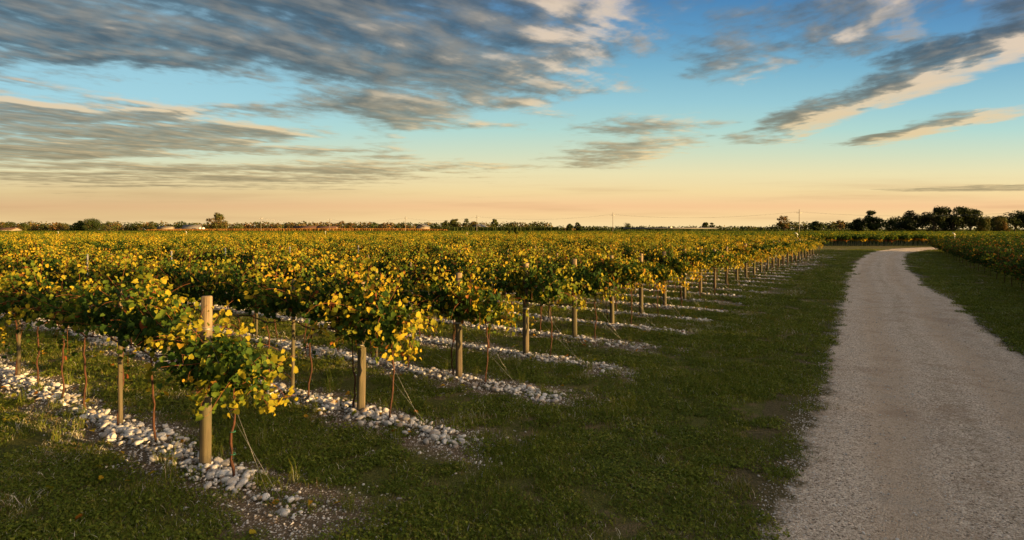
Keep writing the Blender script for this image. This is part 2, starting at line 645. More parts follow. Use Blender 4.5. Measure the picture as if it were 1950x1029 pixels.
def mat_stone():
    m, nt = new_mat('limestone_cobble')
    r = obj_random(nt)
    c0 = coords(nt)
    n = noise(nt, c0, 9.0, 5.0, 0.6)
    c = ramp(nt, r, [(0.0, (0.32, 0.30, 0.275)), (0.35, (0.64, 0.625, 0.60)), (0.7, (0.82, 0.81, 0.785)),
                     (0.88, (0.30, 0.285, 0.27)), (0.95, (0.44, 0.31, 0.20)), (1.0, (0.58, 0.56, 0.52))])
    c = mix(nt, n.ss(0.38, 0.70) * 0.65, c, (0.25, 0.22, 0.185))
    return finish(m, nt, c, 0.85, n, 0.35, 0.02)


M['stone'] = mat_stone()


def mat_ground():
    m, nt = new_mat('grassy_ground')
    pos = position(nt)
    x, y, z = sep(nt, pos)
    big = noise(nt, pos, 0.16, 5.0, 0.6)
    med = noise(nt, pos, 1.6, 6.0, 0.65)
    fine = noise(nt, pos, 22.0, 6.0, 0.7)
    fib = noise(nt, pos, 90.0, 3.0, 0.6)
    g = mix(nt, fine.ss(0.3, 0.72), (0.050, 0.058, 0.013), (0.125, 0.125, 0.030))
    g = mix(nt, (med * 0.6 + big * 0.4).ss(0.49, 0.58) * 0.85, g, mix(nt, fib.ss(0.35, 0.7), (0.095, 0.070, 0.036), (0.25, 0.185, 0.10)))
    # bare stony soil under each row
    qx, qy = x - float(P0[0]), y - float(P0[1])
    w = (qx * float(RN[0]) + qy * float(RN[1])) / ROWGAP
    t = qx * float(RD[0]) + qy * float(RD[1]) - w * 0.1056
    dist = ((w + 0.5).m('FRACT') - 0.5).ab() * ROWGAP
    edge = (noise(nt, pos, 2.4, 5.0, 0.65) - 0.5) * 0.75
    strip = (dist + edge).ss(0.72, 0.42) * (t + edge * 2.2).ss(-2.9, -2.2) * w.ss(-0.6, -0.55) * w.ss(NROWS - 0.4, NROWS - 0.5)
    peb = voronoi(nt, pos, 42.0, 'Color')
    pr = sep(nt, peb)[0]
    pd = voronoi(nt, pos, 42.0, 'Distance')
    soil = mix(nt, fine.ss(0.3, 0.7), (0.095, 0.070, 0.043), (0.20, 0.15, 0.098))
    stones = pr.ss(0.50, 0.62) * pd.ss(0.5, 0.3)
    soil = mix(nt, stones, soil, mix(nt, pr.ss(0.5, 1.0), (0.30, 0.25, 0.19), (0.62, 0.57, 0.48)))
    c = mix(nt, strip, g, soil)
    h = fine * 0.5 + med * 0.8 + pd * -0.25
    return finish(m, nt, c, 0.95, h, 0.9, 0.06, spec=0.1)


def mat_road():
    m, nt = new_mat('crushed_gravel')
    pos = position(nt)
    a = attr(nt, 'across')
    x, y, z = sep(nt, pos)
    p1 = sep(nt, voronoi(nt, pos, 55.0, 'Color'))[0]
    d1 = voronoi(nt, pos, 55.0, 'Distance')
    p2 = sep(nt, voronoi(nt, pos, 130.0, 'Color'))[1]
    med = noise(nt, pos, 1.1, 6.0, 0.62)
    big = noise(nt, pos, 0.25, 4.0, 0.6)
    c = mix(nt, p2, (0.32, 0.262, 0.20), (0.70, 0.595, 0.48))
    c = mix(nt, p1.ss(0.66, 0.97) * 0.85, c, (0.86, 0.77, 0.65))
    c = mix(nt, p1.ss(0.22, 0.03) * 0.85, c, (0.085, 0.065, 0.046))
    # wheel tracks swept of loose stone, warmer dust between
    wob = (noise(nt, pos, 0.3, 3.0) - 0.5) * 0.10
    fine0 = noise(nt, pos, 7.0, 6.0, 0.7)
    tr = ((a + wob - 0.27).ab().ss(0.13, 0.03)).mx((a + wob - 0.68).ab().ss(0.13, 0.03))
    streak = noise(nt, vec(nt, a * 13.0, y * 0.10, x * 0.03), 1.0, 4.0, 0.6)
    c = mix(nt, streak.ss(0.48, 0.68) * 0.32, c, mix(nt, p2, (0.20, 0.155, 0.11), (0.42, 0.335, 0.25)))
    c = mix(nt, tr * 0.62, c, mix(nt, p2, (0.40, 0.31, 0.22), (0.56, 0.45, 0.335)))
    mid = (a + wob - 0.475).ab().ss(0.09, 0.02)
    c = mix(nt, mid * fine0.ss(0.45, 0.6) * 0.32, c, (0.20, 0.16, 0.095))
    c = mix(nt, (med * 0.7 + big * 0.3).ss(0.48, 0.64) * 0.42, c, (0.28, 0.195, 0.13))
    c = mix(nt, med.ss(0.46, 0.33) * 0.35, c, (0.40, 0.36, 0.31))
    en = (noise(nt, pos, 3.2, 6.0, 0.68) - 0.5) * 0.24
    gravel = (a.mn(1.0 - a) + en).ss(-0.005, 0.055)
    fine = noise(nt, pos, 24.0, 5.0, 0.7)
    verge = mix(nt, fine.ss(0.3, 0.7), (0.042, 0.044, 0.012), (0.15, 0.115, 0.06))
    c = mix(nt, gravel, verge, c)
    h = d1 * -1.0 + p2 * 0.3 + med * 0.4
    return finish(m, nt, c, 0.95, h, 0.8, 0.018, spec=0.12)


M['ground'] = mat_ground()
M['road'] = mat_road()

# ------------------------------------------------------------------ ground and road
S = 4000.0
gme = mesh('ground', [(-S, -S, 0), (S, -S, 0), (S, S, 0), (-S, S, 0)], [[(0, 1, 2, 3)]], mat=M['ground'])
tag(obj('ground', gme), 'dark rough grass with stony strips running under the vine rows', 'ground', kind='structure')


def build_road():
    j = np.concatenate([[-0.16, -0.08], np.linspace(0, 1, 21), [1.08, 1.16]])
    n, nj = len(RL), len(j)
    rg = np.random.default_rng(3)

    def jag(n, seed):
        r = np.random.default_rng(seed)
        out = np.zeros(n)
        for step, amp in ((40, 0.16), (12, 0.05), (4, 0.045), (1, 0.03)):
            k = n // step + 2
            out += np.interp(np.arange(n) / step, np.arange(k), r.normal(0, amp, k))
        return out

    ax = unit(RR - RL)
    L = RL + ax * jag(n, 1)[:, None]
    Rr = RR + ax * jag(n, 2)[:, None]
    V = L[:, None] * (1 - j)[None, :, None] + Rr[:, None] * j[None, :, None]
    j = np.concatenate([[-0.16, -0.08], np.linspace(0, 1, 21), [1.08, 1.16]])
    z = 0.004 + (0.035 * np.maximum(0, 4 * j * (1 - j)) - 0.022 * (np.exp(-((j - .27) / .07) ** 2) + np.exp(-((j - .68) / .07) ** 2)))[None] * np.ones((n, 1))
    V = np.concatenate([V, z[..., None]], 2).reshape(-1, 3)
    i, k = np.meshgrid(np.arange(n - 1), np.arange(nj - 1), indexing='ij')
    q = np.stack([i * nj + k, i * nj + k + 1, (i + 1) * nj + k + 1, (i + 1) * nj + k], -1).reshape(-1, 4)
    me = mesh('gravel_road', V, [q], True, {'across': np.tile(j, n)}, M['road'])
    tag(obj('gravel_road', me), 'pale gravel farm road bending away between the vineyards', 'road', kind='structure')


build_road()

# ------------------------------------------------------------------ scatter by geometry nodes (only for uncountable stuff)
def scatter(name, P, rot, sc, idx, sources):
    """P n x 3, rot n x 3, sc n or n x 3, idx n: instances of the source objects on the points of one mesh"""
    me = bpy.data.meshes.new(name)
    me.vertices.add(len(P))
    me.vertices.foreach_set('co', np.asarray(P, np.float32).ravel())
    sc = np.asarray(sc, np.float32)
    if sc.ndim == 1:
        sc = np.repeat(sc[:, None], 3, 1)
    for nm, dt, arr, key in (('rot', 'FLOAT_VECTOR', rot, 'vector'), ('sca', 'FLOAT_VECTOR', sc, 'vector'), ('idx', 'INT', idx, 'value')):
        at = me.attributes.new(nm, dt, 'POINT')
        at.data.foreach_set(key, np.ascontiguousarray(arr, np.int32 if dt == 'INT' else np.float32).ravel())
    o = link(bpy.data.objects.new(name, me))
    col = bpy.data.collections.new(name + '_sources')
    for s in sources:
        col.objects.link(s)
    g = bpy.data.node_groups.new(name + '_scatter', 'GeometryNodeTree')
    g.interface.new_socket("Geometry", in_out='INPUT', socket_type='NodeSocketGeometry')
    g.interface.new_socket("Geometry", in_out='OUTPUT', socket_type='NodeSocketGeometry')
    gi, go = g.nodes.new('NodeGroupInput'), g.nodes.new('NodeGroupOutput')
    ci = g.nodes.new('GeometryNodeCollectionInfo')
    ci.inputs['Collection'].default_value = col
    ci.inputs['Separate Children'].default_value = True
    ci.inputs['Reset Children'].default_value = True
    ip = g.nodes.new('GeometryNodeInstanceOnPoints')
    ip.inputs['Pick Instance'].default_value = True

    def named(nm, dt):
        n = g.nodes.new('GeometryNodeInputNamedAttribute')
        n.data_type = dt
        n.inputs['Name'].default_value = nm
        return n.outputs['Attribute']

    g.links.new(gi.outputs[0], ip.inputs['Points'])
    g.links.new(ci.outputs[0], ip.inputs['Instance'])
    g.links.new(named('idx', 'INT'), ip.inputs['Instance Index'])
    g.links.new(named('rot', 'FLOAT_VECTOR'), ip.inputs['Rotation'])
    g.links.new(named('sca', 'FLOAT_VECTOR'), ip.inputs['Scale'])
    g.links.new(ip.outputs[0], go.inputs[0])
    md = o.modifiers.new('scatter', 'NODES')
    md.node_group = g
    return o


def source(name, me):
    return bpy.data.objects.new(name, me)


# ------------------------------------------------------------------ grapevines
def shoot_path(rg, base, d, n, step, grav):
    p, pts = np.array(base, float), []
    d = np.array(d, float)
    d /= np.linalg.norm(d)
    for i in range(n):
        pts.append(p.copy())
        d = d + rg.normal(0, 0.10, 3)
        d[2] -= grav * (0.3 + 1.6 * i / n)
        d /= np.linalg.norm(d)
        p = p + d * step
    return np.array(pts)


def vine_foliage(seed, kind='row', lobed=True, dens=1.0, lsize=1.0, gold=0.0):
    rg = np.random.default_rng(seed)
    leaf, cane = MB(), MB()
    end = kind == 'end'
    hedge = kind == 'hedge'
    ns = int((rg.integers(20, 36) if not end else 42) * dens)
    LP, LN, LD, LS, LT = [], [], [], [], []
    for i in range(ns):
        if end:
            bx = rg.uniform(-0.45, 1.05)
            out = np.clip(0.3 - bx, 0, 1)
            base = (bx, rg.normal(0, 0.10), 1.27 + rg.normal(0, 0.10) + 0.14 * bx)
            d = (-0.9 * out + rg.normal(0.0, 0.45), rg.normal(0, 0.65), rg.uniform(-0.1, 0.7) - 0.5 * out)
            n = int(rg.integers(7, 12))
            grav = rg.uniform(0.08, 0.19)
        else:
            base = (rg.uniform(-0.6, 0.6), rg.normal(0, 0.08), 1.40 + rg.normal(0, 0.09))
            d = (rg.normal(0, 0.40), rg.normal(0, 0.62), rg.uniform(0.35, 1.0))
            n = int(rg.integers(9, 16))
            grav = rg.uniform(0.03, 0.115)
            if not hedge and rg.random() < 0.13:         # a shoot that hangs below the wires
                grav, n = rg.uniform(0.22, 0.34), 14
            if hedge:
                base = (base[0], base[1], 1.22)
                d = (d[0], d[1] * 1.5, d[2] * 0.75)
                grav *= 1.7
        pts = shoot_path(rg, base, d, n, 0.072, grav)
        pts[:, 2] = np.maximum(pts[:, 2], 0.45 if hedge else (1.0 if end else 0.82))
        cane.tube(pts, np.linspace(0.0034, 0.0018, n), 4, False)
        tdir = np.gradient(pts, axis=0)
        base_t = rg.uniform(0.02, 0.26) if rg.random() < 0.68 else rg.uniform(0.36, 0.56)
        for k in range(1, n):
            fr = k / n
            for rep in range(2 if rg.random() < 0.7 else 1):
                side = unit(np.cross(tdir[k], rg.normal(0, 1, 3)))
                pt = pts[k] + side * rg.uniform(0.03, 0.09)
                outw = np.array([side[0] * 0.5 + (-0.5 if end else 0), pt[1] * 1.6 + side[1] * 0.6, 0.35 + 0.6 * max(0, pt[2] - 1.4)])
                LP.append(pt)
                LN.append(outw * (0.4 if not hedge else 0.8) + np.array([-0.65 if not hedge else 0, -0.15, 0]) + rg.normal(0, 0.6, 3))
                LD.append(side * 0.8 + np.array([0, 0, -0.65]) + rg.normal(0, 0.35, 3))
                LS.append(rg.uniform(0.036, 0.10) * (1.05 - 0.35 * fr) * lsize)
                LT.append(base_t + (0.30 * fr ** 1.5 + 0.30 * np.clip((pt[2] - 1.55) / 0.45, -0.3, 1) + (0.30 * np.clip(0.2 - pt[0], 0, 1) if end else 0) if not hedge else 0.15 * fr) + rg.normal(0, 0.06))  # autumn yellow, pushed further at tops and row ends as painted sunlight
    nf = int(((rg.integers(130, 260) if not hedge else 300) if not end else 240) * dens)
    for i in range(nf):                                 # older leaves packed inside
        a = unit(rg.normal(0, 1, 3)) * rg.uniform(0.25, 1.0) ** 0.5
        if end:
            pt = np.array([0.32 + a[0] * 0.82, a[1] * 0.36, 1.33 + a[2] * 0.34])
        else:
            pt = np.array([a[0] * 0.66, a[1] * 0.36, 1.60 + a[2] * 0.33])
            if hedge:
                pt = np.array([a[0] * 0.66, a[1] * 0.62, 1.22 + a[2] * 0.66])
        LP.append(pt)
        LN.append(np.array([a[0] * 0.4, a[1] * 1.2, a[2] * 0.8 + 0.3]) + rg.normal(0, 0.4, 3))
        LD.append(np.array([0, a[1], -0.9]) + rg.normal(0, 0.4, 3))
        LS.append(rg.uniform(0.058, 0.10) * lsize)
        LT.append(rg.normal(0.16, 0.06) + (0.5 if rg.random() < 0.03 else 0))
    A3 = np.array(LP)
    ph = rg.uniform(0, 6.28, 6)
    patch = np.sin(A3[:, 0] * 4.1 + ph[0]) * np.sin(A3[:, 1] * 4.6 + ph[1]) + np.sin(A3[:, 2] * 5.2 + ph[2]) * np.sin(A3[:, 0] * 6.7 + ph[3])
    LT = np.array(LT) + gold + (0.09 if end else (-0.20 if hedge else -0.07)) + 0.12 * patch  # row ends yellower again, autumn colour plus sunlight put into the tint
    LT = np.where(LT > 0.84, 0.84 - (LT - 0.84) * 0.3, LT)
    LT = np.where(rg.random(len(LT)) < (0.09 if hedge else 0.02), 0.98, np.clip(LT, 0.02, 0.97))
    leaves(leaf, np.array(LP), np.array(LN), np.array(LD), np.array(LS), LT, rg, lobed)
    return leaf, cane


def vine_trunk(seed, end=False):
    rg = np.random.default_rng(seed)
    mb = MB()
    n = 14
    z = np.linspace(-0.03, 1.2, n)
    wob = np.cumsum(rg.normal(0, 0.012, (n, 2)), 0)
    wob -= wob[:1]
    r = np.linspace(0.0155, 0.011, n) * (1 + rg.normal(0, 0.10, n))
    top = np.column_stack([wob, z])
    mb.tube(top, r, 7)
    tip = top[-1]
    for s in (-1, 1):
        m = 8
        x = np.linspace(0, 0.56 * s, m)
        arm = np.column_stack([tip[0] + x, tip[1] + rg.normal(0, 0.008, m), tip[2] - 0.03 + 0.10 * np.abs(x) + rg.normal(0, 0.01, m)])
        arm[0] = tip - np.array([0, 0, 0.05])
        mb.tube(arm, np.linspace(0.013, 0.008, m), 6)
    return mb


NV = 8
FOL, CANE, TRK, EFOL, ECANE = [], [], [], [], []
for i in range(NV):
    l, c = vine_foliage(100 + i)
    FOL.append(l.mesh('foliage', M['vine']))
    CANE.append(c.mesh('canes', M['cane']))
    TRK.append(vine_trunk(200 + i).mesh('trunk', M['bark'], True))
for i in range(6):
    l, c = vine_foliage(300 + i, 'end', True, 1.3 if i else 1.65, 1.0, 0.13 if i < 3 else 0.0)
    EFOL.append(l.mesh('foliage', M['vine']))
    ECANE.append(c.mesh('canes', M['cane']))

HFOL, HCANE = [], []
for i in range(5):
    l, c = vine_foliage(600 + i, 'hedge', True, 1.35)
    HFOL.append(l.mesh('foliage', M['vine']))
    HCANE.append(c.mesh('canes', M['cane']))

UNITS = ['zeroth', 'first', 'second', 'third', 'fourth', 'fifth', 'sixth', 'seventh', 'eighth', 'ninth', 'tenth', 'eleventh', 'twelfth',
         'thirteenth', 'fourteenth', 'fifteenth', 'sixteenth', 'seventeenth', 'eighteenth', 'nineteenth']


def ordinal(n):
    if n < 20:
        return UNITS[n]
    t = {2: 'twent', 3: 'thirt', 4: 'fort', 5: 'fift', 6: 'sixt', 7: 'sevent', 8: 'eight', 9: 'ninet'}[n // 10]
    return t + 'ieth' if n % 10 == 0 else t + 'y-' + UNITS[n % 10]


def place_vine(xy, ang, label, group, end=False, seed=0, sc=1.0, hedge=False, first=9):
    r = random.Random(seed)
    root = empty('grapevine', (xy[0], xy[1], 0), ang)
    tag(root, label, 'grapevine', group)
    i = r.randrange(NV)
    t = obj('trunk', TRK[i], root)
    t.rotation_euler.z = r.choice((0, pi))
    if hedge:
        j = r.randrange(5)
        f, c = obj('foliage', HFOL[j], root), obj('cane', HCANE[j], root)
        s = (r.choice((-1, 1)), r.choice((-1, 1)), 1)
    elif end:
        j = 0 if first == 0 else (r.randrange(1, 3) if first < 4 else r.randrange(1, 6))
        f, c = obj('foliage', EFOL[j], root), obj('cane', ECANE[j], root)
        s = (1, r.choice((-1, 1)), 1)
    else:
        j = r.randrange(NV)
        f, c = obj('foliage', FOL[j], root), obj('cane', CANE[j], root)
        s = (1, r.choice((-1, 1)), 1)
    hz = sc * r.uniform(0.90, 1.08) if not (end and first) else r.uniform(1.04, 1.2)
    for o in (f, c):
        o.scale = (s[0] * r.uniform(0.95, 1.1), s[1] * r.uniform(0.9, 1.12), hz)
    return root


# every vine of the main block: (row, number in row, position)
main = []
for k in range(NROWS):
    e = P0 + STEP * k
    off = float(rng.uniform(0.9, 1.35))
    main.append((k, 0, e + RD * -0.60, True))
    n = 1
    t = (0.16 if off > 1.2 else off) if k else 1.29
    while True:
        p = e + RD * t
        if p[1] > 86 or t > 140:
            break
        main.append((k, n, p, False))
        n += 1
        t += 1.13
vis = [v for v in main if abs(v[2][0]) < 0.886 * v[2][1] + 1.6]
vis.sort(key=lambda v: v[2] @ v[2] * (0.25 if v[1] == 0 else 1.0))
NMAIN = 226
near, rest = vis[:NMAIN], vis[NMAIN:]
for k, n, p, end in near:
    row = 'the %s stony row counted from the camera' % ordinal(k + 1)
    if n == 0:
        lab = 'yellowing grapevine drooping outside the end post of ' + row
    else:
        lab = 'grapevine in %s, %s stem behind its end post' % (row, ordinal(n))
    place_vine(p, ROW_ANG, lab, 'grapevines in the rows beside the road', end, k * 131 + n, first=k)

# block across the road: rows end along the verge, their leaves facing away from the sun
across_stuff = []
nacross = 0
for m in range(-34, 23):
    e = HB + STEP * m
    ln = 34 if m < 2 else 22
    for q in range(ln):
        p = e - RD * (1.13 * q)
        if q < 2 and m >= -2 and abs(p[0]) < 0.886 * p[1] + 2:
            nacross += 1
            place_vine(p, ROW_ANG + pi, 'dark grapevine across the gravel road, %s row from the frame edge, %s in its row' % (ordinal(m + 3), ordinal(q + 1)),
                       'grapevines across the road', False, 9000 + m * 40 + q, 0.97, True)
        else:
            across_stuff.append(p)


def vine_source(i, kind='row'):
    """trunk and leaves of one vine in a single mesh, for the rows too far to count"""
    mb, trk = vine_foliage(700 + i, kind, True, 1.0 if kind == 'row' else 1.2, 0.98, -0.07)
    me = mb.mesh('vine_leaves', M['vine'])
    t = vine_trunk(800 + i).mesh('vine_stem', M['bark'])
    nl, nt_ = len(me.vertices), len(t.vertices)
    V = np.zeros((nl + nt_) * 3, np.float32)
    a = np.zeros(nl * 3, np.float32); me.vertices.foreach_get('co', a)
    b = np.zeros(nt_ * 3, np.float32); t.vertices.foreach_get('co', b)
    tv = np.zeros(nl, np.float32); me.attributes['tint'].data.foreach_get('value', tv)
    tri = np.zeros(len(me.polygons) * 3, np.int32); me.loops.foreach_get('vertex_index', tri)
    tp = [list(p.vertices) for p in t.polygons]
    t3 = np.array([p for p in tp if len(p) == 3]) + nl
    t4 = np.array([p for p in tp if len(p) == 4]) + nl
    me2 = mesh('vine', np.concatenate([a, b]).reshape(-1, 3), [tri.reshape(-1, 3), t3, t4], False, {'tint': np.concatenate([tv, np.zeros(nt_)])})
    me2.materials.append(M['vine'])
    me2.materials.append(M['bark'])
    mi = np.zeros(len(me2.polygons), np.int32)
    mi[len(tri) // 3:] = 1
    me2.polygons.foreach_set('material_index', mi)
    return source('vine_%s' % 'abcdefghijklmnopqrstuvwxyz'[i], me2)


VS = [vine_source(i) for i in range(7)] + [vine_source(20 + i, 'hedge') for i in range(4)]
pts = [v[2] for v in rest] + across_stuff
P = np.array(pts)
nP = len(P)
rz = np.full(nP, ROW_ANG)
sc = np.column_stack([rng.uniform(0.98, 1.12, nP), rng.uniform(0.92, 1.15, nP) * rng.choice([-1, 1], nP), rng.uniform(0.88, 1.10, nP)])
sc[len(rest):, 2] *= 1.06
vpick = np.where(np.arange(nP) < len(rest), rng.integers(0, 7, nP), rng.integers(7, 11, nP))
o = scatter('vineyard', np.column_stack([P, np.zeros(nP)]), np.column_stack([np.zeros(nP), np.zeros(nP), rz]), sc, vpick, VS)
tag(o, 'mass of yellow green vine rows filling the plain on both sides of the road', 'vineyard', kind='stuff')

# ------------------------------------------------------------------ second vineyard beyond the first, rows running away from us
def far_strip(seed, L=4.8):
    rg = np.random.default_rng(seed)
    mb = MB()
    n = 620
    a = unit(rg.normal(0, 1, (n, 3))) * (rg.uniform(0.3, 1.0, n) ** 0.4)[:, None]
    x = rg.uniform(-L / 2, L / 2, n)
    lump = 1 + 0.22 * np.sin(x * 5.6 + seed) * rg.uniform(0.5, 1, n)
    P_ = np.column_stack([x, a[:, 1] * 0.5 * lump, 1.44 + a[:, 2] * 0.5 * lump])
    N_ = np.column_stack([rg.normal(0, .4, n), a[:, 1], a[:, 2] * 0.7 + 0.4]) + rg.normal(0, .35, (n, 3))
    D_ = np.column_stack([rg.normal(0, .5, n), a[:, 1], np.full(n, -0.8)])
    leaves(mb, P_, N_, D_, rg.uniform(0.18, 0.30, n), np.where((a[:, 2] < -0.3) & (rg.random(n) < 0.75), 0.99, np.clip(rg.normal(0.28, 0.16, n) + 0.2 * a[:, 2], 0, 0.86)), rg, False)
    for xx in np.arange(-L / 2 + 0.6, L / 2, 1.2):
        mb.tube([(xx, 0, 0), (xx + rg.normal(0, .03), 0, 1.2)], [0.03, 0.025], 5, False, 0.0)
    return source('vine_strip', mb.mesh('vine_strip', M['vine']))


FS = [far_strip(40 + i) for i in range(5)]
PP = []
for X in np.arange(-330, 420, 2.5):
    for Y in np.arange(96.5, 330, 4.8):
        if abs(X) < 0.9 * Y + 5:
            if 87 < Y and X > 45 and Y < 100 and False:
                continue
            PP.append((X + rng.normal(0, .08), Y))
PP = np.array(PP)
nP = len(PP)
o = scatter('distant_vineyard', np.column_stack([PP, np.zeros(nP)]), np.column_stack([np.zeros(nP), np.zeros(nP), pi / 2 + rng.choice([0, pi], nP)]),
            np.column_stack([np.ones(nP), rng.uniform(.9, 1.15, nP), rng.uniform(.95, 1.06, nP)]), rng.integers(0, 5, nP), FS)
tag(o, 'olive band of a farther vineyard beyond the bend of the road', 'vineyard', kind='stuff')

# ------------------------------------------------------------------ posts, wires
def post_mesh(rad=0.066, h=2.0, seed=0, n=20):
    rg = np.random.default_rng(seed)
    mb = MB()
    z = np.concatenate([np.linspace(-0.05, h - 0.012, 14), [h]])
    th = np.linspace(0, 2 * pi, n, endpoint=False)
    rr = rad * (1.03 - 0.06 * z / h)
    rr[-1] -= 0.008
    shape = 1 + 0.02 * np.sin(th * 2 + rg.uniform(0, 6)) + rg.normal(0, 0.012, n)
    ck = rg.integers(0, n)
    shape[ck] -= 0.13                                   # a drying crack down the side
    bend = np.column_stack([0.006 * np.sin(z * 1.5 + rg.uniform(0, 6)), 0.006 * np.sin(z * 1.8 + rg.uniform(0, 6))])
    V = np.stack([rr[:, None] * shape[None] * np.cos(th)[None] + bend[:, :1], rr[:, None] * shape[None] * np.sin(th)[None] + bend[:, 1:],
                  np.repeat(z[:, None], n, 1)], -1).reshape(-1, 3)
    m = len(z)
    i, j = np.meshgrid(np.arange(m - 1), np.arange(n), indexing='ij')
    q = np.stack([i * n + j, i * n + (j + 1) % n, (i + 1) * n + (j + 1) % n, (i + 1) * n + j], -1).reshape(-1, 4)
    V = np.concatenate([V, [[bend[-1, 0], bend[-1, 1], h + 0.001]]])
    k = np.arange(n)
    t = np.stack([np.full(n, m * n), (m - 1) * n + k, (m - 1) * n + (k + 1) % n], 1)
    mb.add(V, t, q)
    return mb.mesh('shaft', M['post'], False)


def ring(z, rad, r=0.004, tilt=0.02, turns=2):
    mb = MB()
    th = np.linspace(0, 2 * pi * turns, 28 * turns)
    mb.tube(np.column_stack([rad * np.cos(th), rad * np.sin(th), z + tilt * np.sin(th) + 0.016 * th / (2 * pi)]), r, 5, True)
    return mb


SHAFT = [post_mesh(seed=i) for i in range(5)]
TIE = ring(1.03, 0.071).mesh('wire_tie', M['white'])
TIE2 = ring(1.62, 0.069).mesh('wire_tie', M['wire'])
gw = [MB(), MB()]
gw[0].tube([(-0.06, 0.03, 1.62), (-0.75, 0.04, 0.80), (-1.45, 0.05, -0.03)], 0.0016, 4)
gw[1].tube([(-0.06, -0.03, 1.05), (-0.75, -0.05, 0.50), (-1.42, -0.08, -0.03)], 0.0016, 4)
GUY = [g.mesh('guy_wire', M['wire']) for g in gw]
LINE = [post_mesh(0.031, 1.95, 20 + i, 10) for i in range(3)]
mbz = MB()
mbz.box((-0.022, -0.003, -0.05), (0.022, 0.003, 2.15))
mbz.box((-0.022, 0.003, -0.05), (-0.017, 0.028, 2.15))
mbz.box((0.017, 0.003, -0.05), (0.022, 0.028, 2.15))
ZINC = mbz.mesh('steel_stake', M['zinc'])

for k in range(NROWS):
    e = P0 + STEP * k
    root = empty('end_post', (e[0], e[1], 0), ROW_ANG)
    tag(root, ('thick round wooden end post with pale sunlit top, first and largest of the row ends' if k == 0 else
               'round wooden end post, %s along the line of row ends from the camera' % ordinal(k + 1)), 'post', 'round end posts of the vine rows')
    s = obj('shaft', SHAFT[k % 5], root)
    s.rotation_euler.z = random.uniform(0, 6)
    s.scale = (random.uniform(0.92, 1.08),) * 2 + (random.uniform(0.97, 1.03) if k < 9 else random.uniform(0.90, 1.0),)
    root.rotation_euler = (random.gauss(0, 0.010), random.gauss(0, 0.010), ROW_ANG)
    if k < 16:
        obj('wire_tie', TIE, root)
        obj('wire_tie', TIE2, root)
        for g in GUY:
            obj('guy_wire', g, root)

nl = 0
for k in range(24):
    e = P0 + STEP * k
    t = 2.42 if k == 0 else (1.78 if k == 1 else random.uniform(1.7, 4.0))
    q = 1
    while t < 32:
        p = e + RD * t + RN * 0.03
        if abs(p[0]) < 0.886 * p[1] and p @ p < (34 if q < 3 else 26) ** 2:
            steel = (q % 3 == 0)
            if steel:
                o = obj('steel_stake', ZINC)
            else:
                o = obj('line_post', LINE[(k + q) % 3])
            o.location = (p[0], p[1], 0)
            o.rotation_euler = (random.gauss(0, .012), random.gauss(0, .012), ROW_ANG + (0 if steel else random.uniform(0, 6)))
            tag(o, '%s in the %s stony row from the camera, %s behind its end post' % ('thin steel stake' if steel else 'thin weathered post', ordinal(k + 1), ordinal(q)),
                'stake' if steel else 'post', 'thin supports inside the vine rows')
        t += 4.52
        q += 1

for k in range(12):
    e = P0 + STEP * k
    mb = MB()
    for z, dy in ((1.20, 0.05), (1.60, -0.05), (1.60, 0.05)):
        x = np.linspace(0.0, 24.0, 13)
        mb.tube(np.column_stack([x, np.full(13, dy), z - 0.02 * np.sin(x * pi / 4.5) ** 2]), 0.0022, 4, False)
    o = obj('trellis_wire', mb.mesh('trellis_wire', M['wire'], True))
    o.location = (e[0], e[1], 0)
    o.rotation_euler.z = ROW_ANG
    tag(o, 'thin trellis wires strung through the %s vine row from the camera' % ordinal(k + 1), 'wire', 'trellis wires')

# green ties on the outermost stem of the first row
tw = MB()
for o in [x for x in COL.objects if x.name.startswith('grapevine') and x.get('label', '').endswith('end post of the first stony row counted from the camera')]:
    for z in (0.30, 0.55, 0.83):
        t = obj('tie', ring(z, 0.028, 0.005, 0.004, 1).mesh('tie', M['tie']), o)

# ------------------------------------------------------------------ stones
def cobble(seed):
    import bmesh
    rg = np.random.default_rng(seed)
    bm = bmesh.new()
    bmesh.ops.create_icosphere(bm, subdivisions=3, radius=1.0)
    ax = np.array([1.0, rg.uniform(0.62, 0.9), rg.uniform(0.42, 0.7)])
    ks = [(rg.normal(0, 1.2, 3), rg.uniform(0, 6), rg.uniform(0.04, 0.12)) for _ in range(6)]
    for v in bm.verts:
        p = np.array(v.co)
        f = 1 + sum(a * sin(p @ k + ph) for k, ph, a in ks)
        q = np.sign(p) * np.abs(p) ** 0.78
        v.co = q * ax * f * 0.95
    me = bpy.data.meshes.new('cobble')
    bm.to_mesh(me)
    bm.free()
    me.polygons.foreach_set('use_smooth', np.ones(len(me.polygons), bool))
    me.materials.append(M['stone'])
    return me


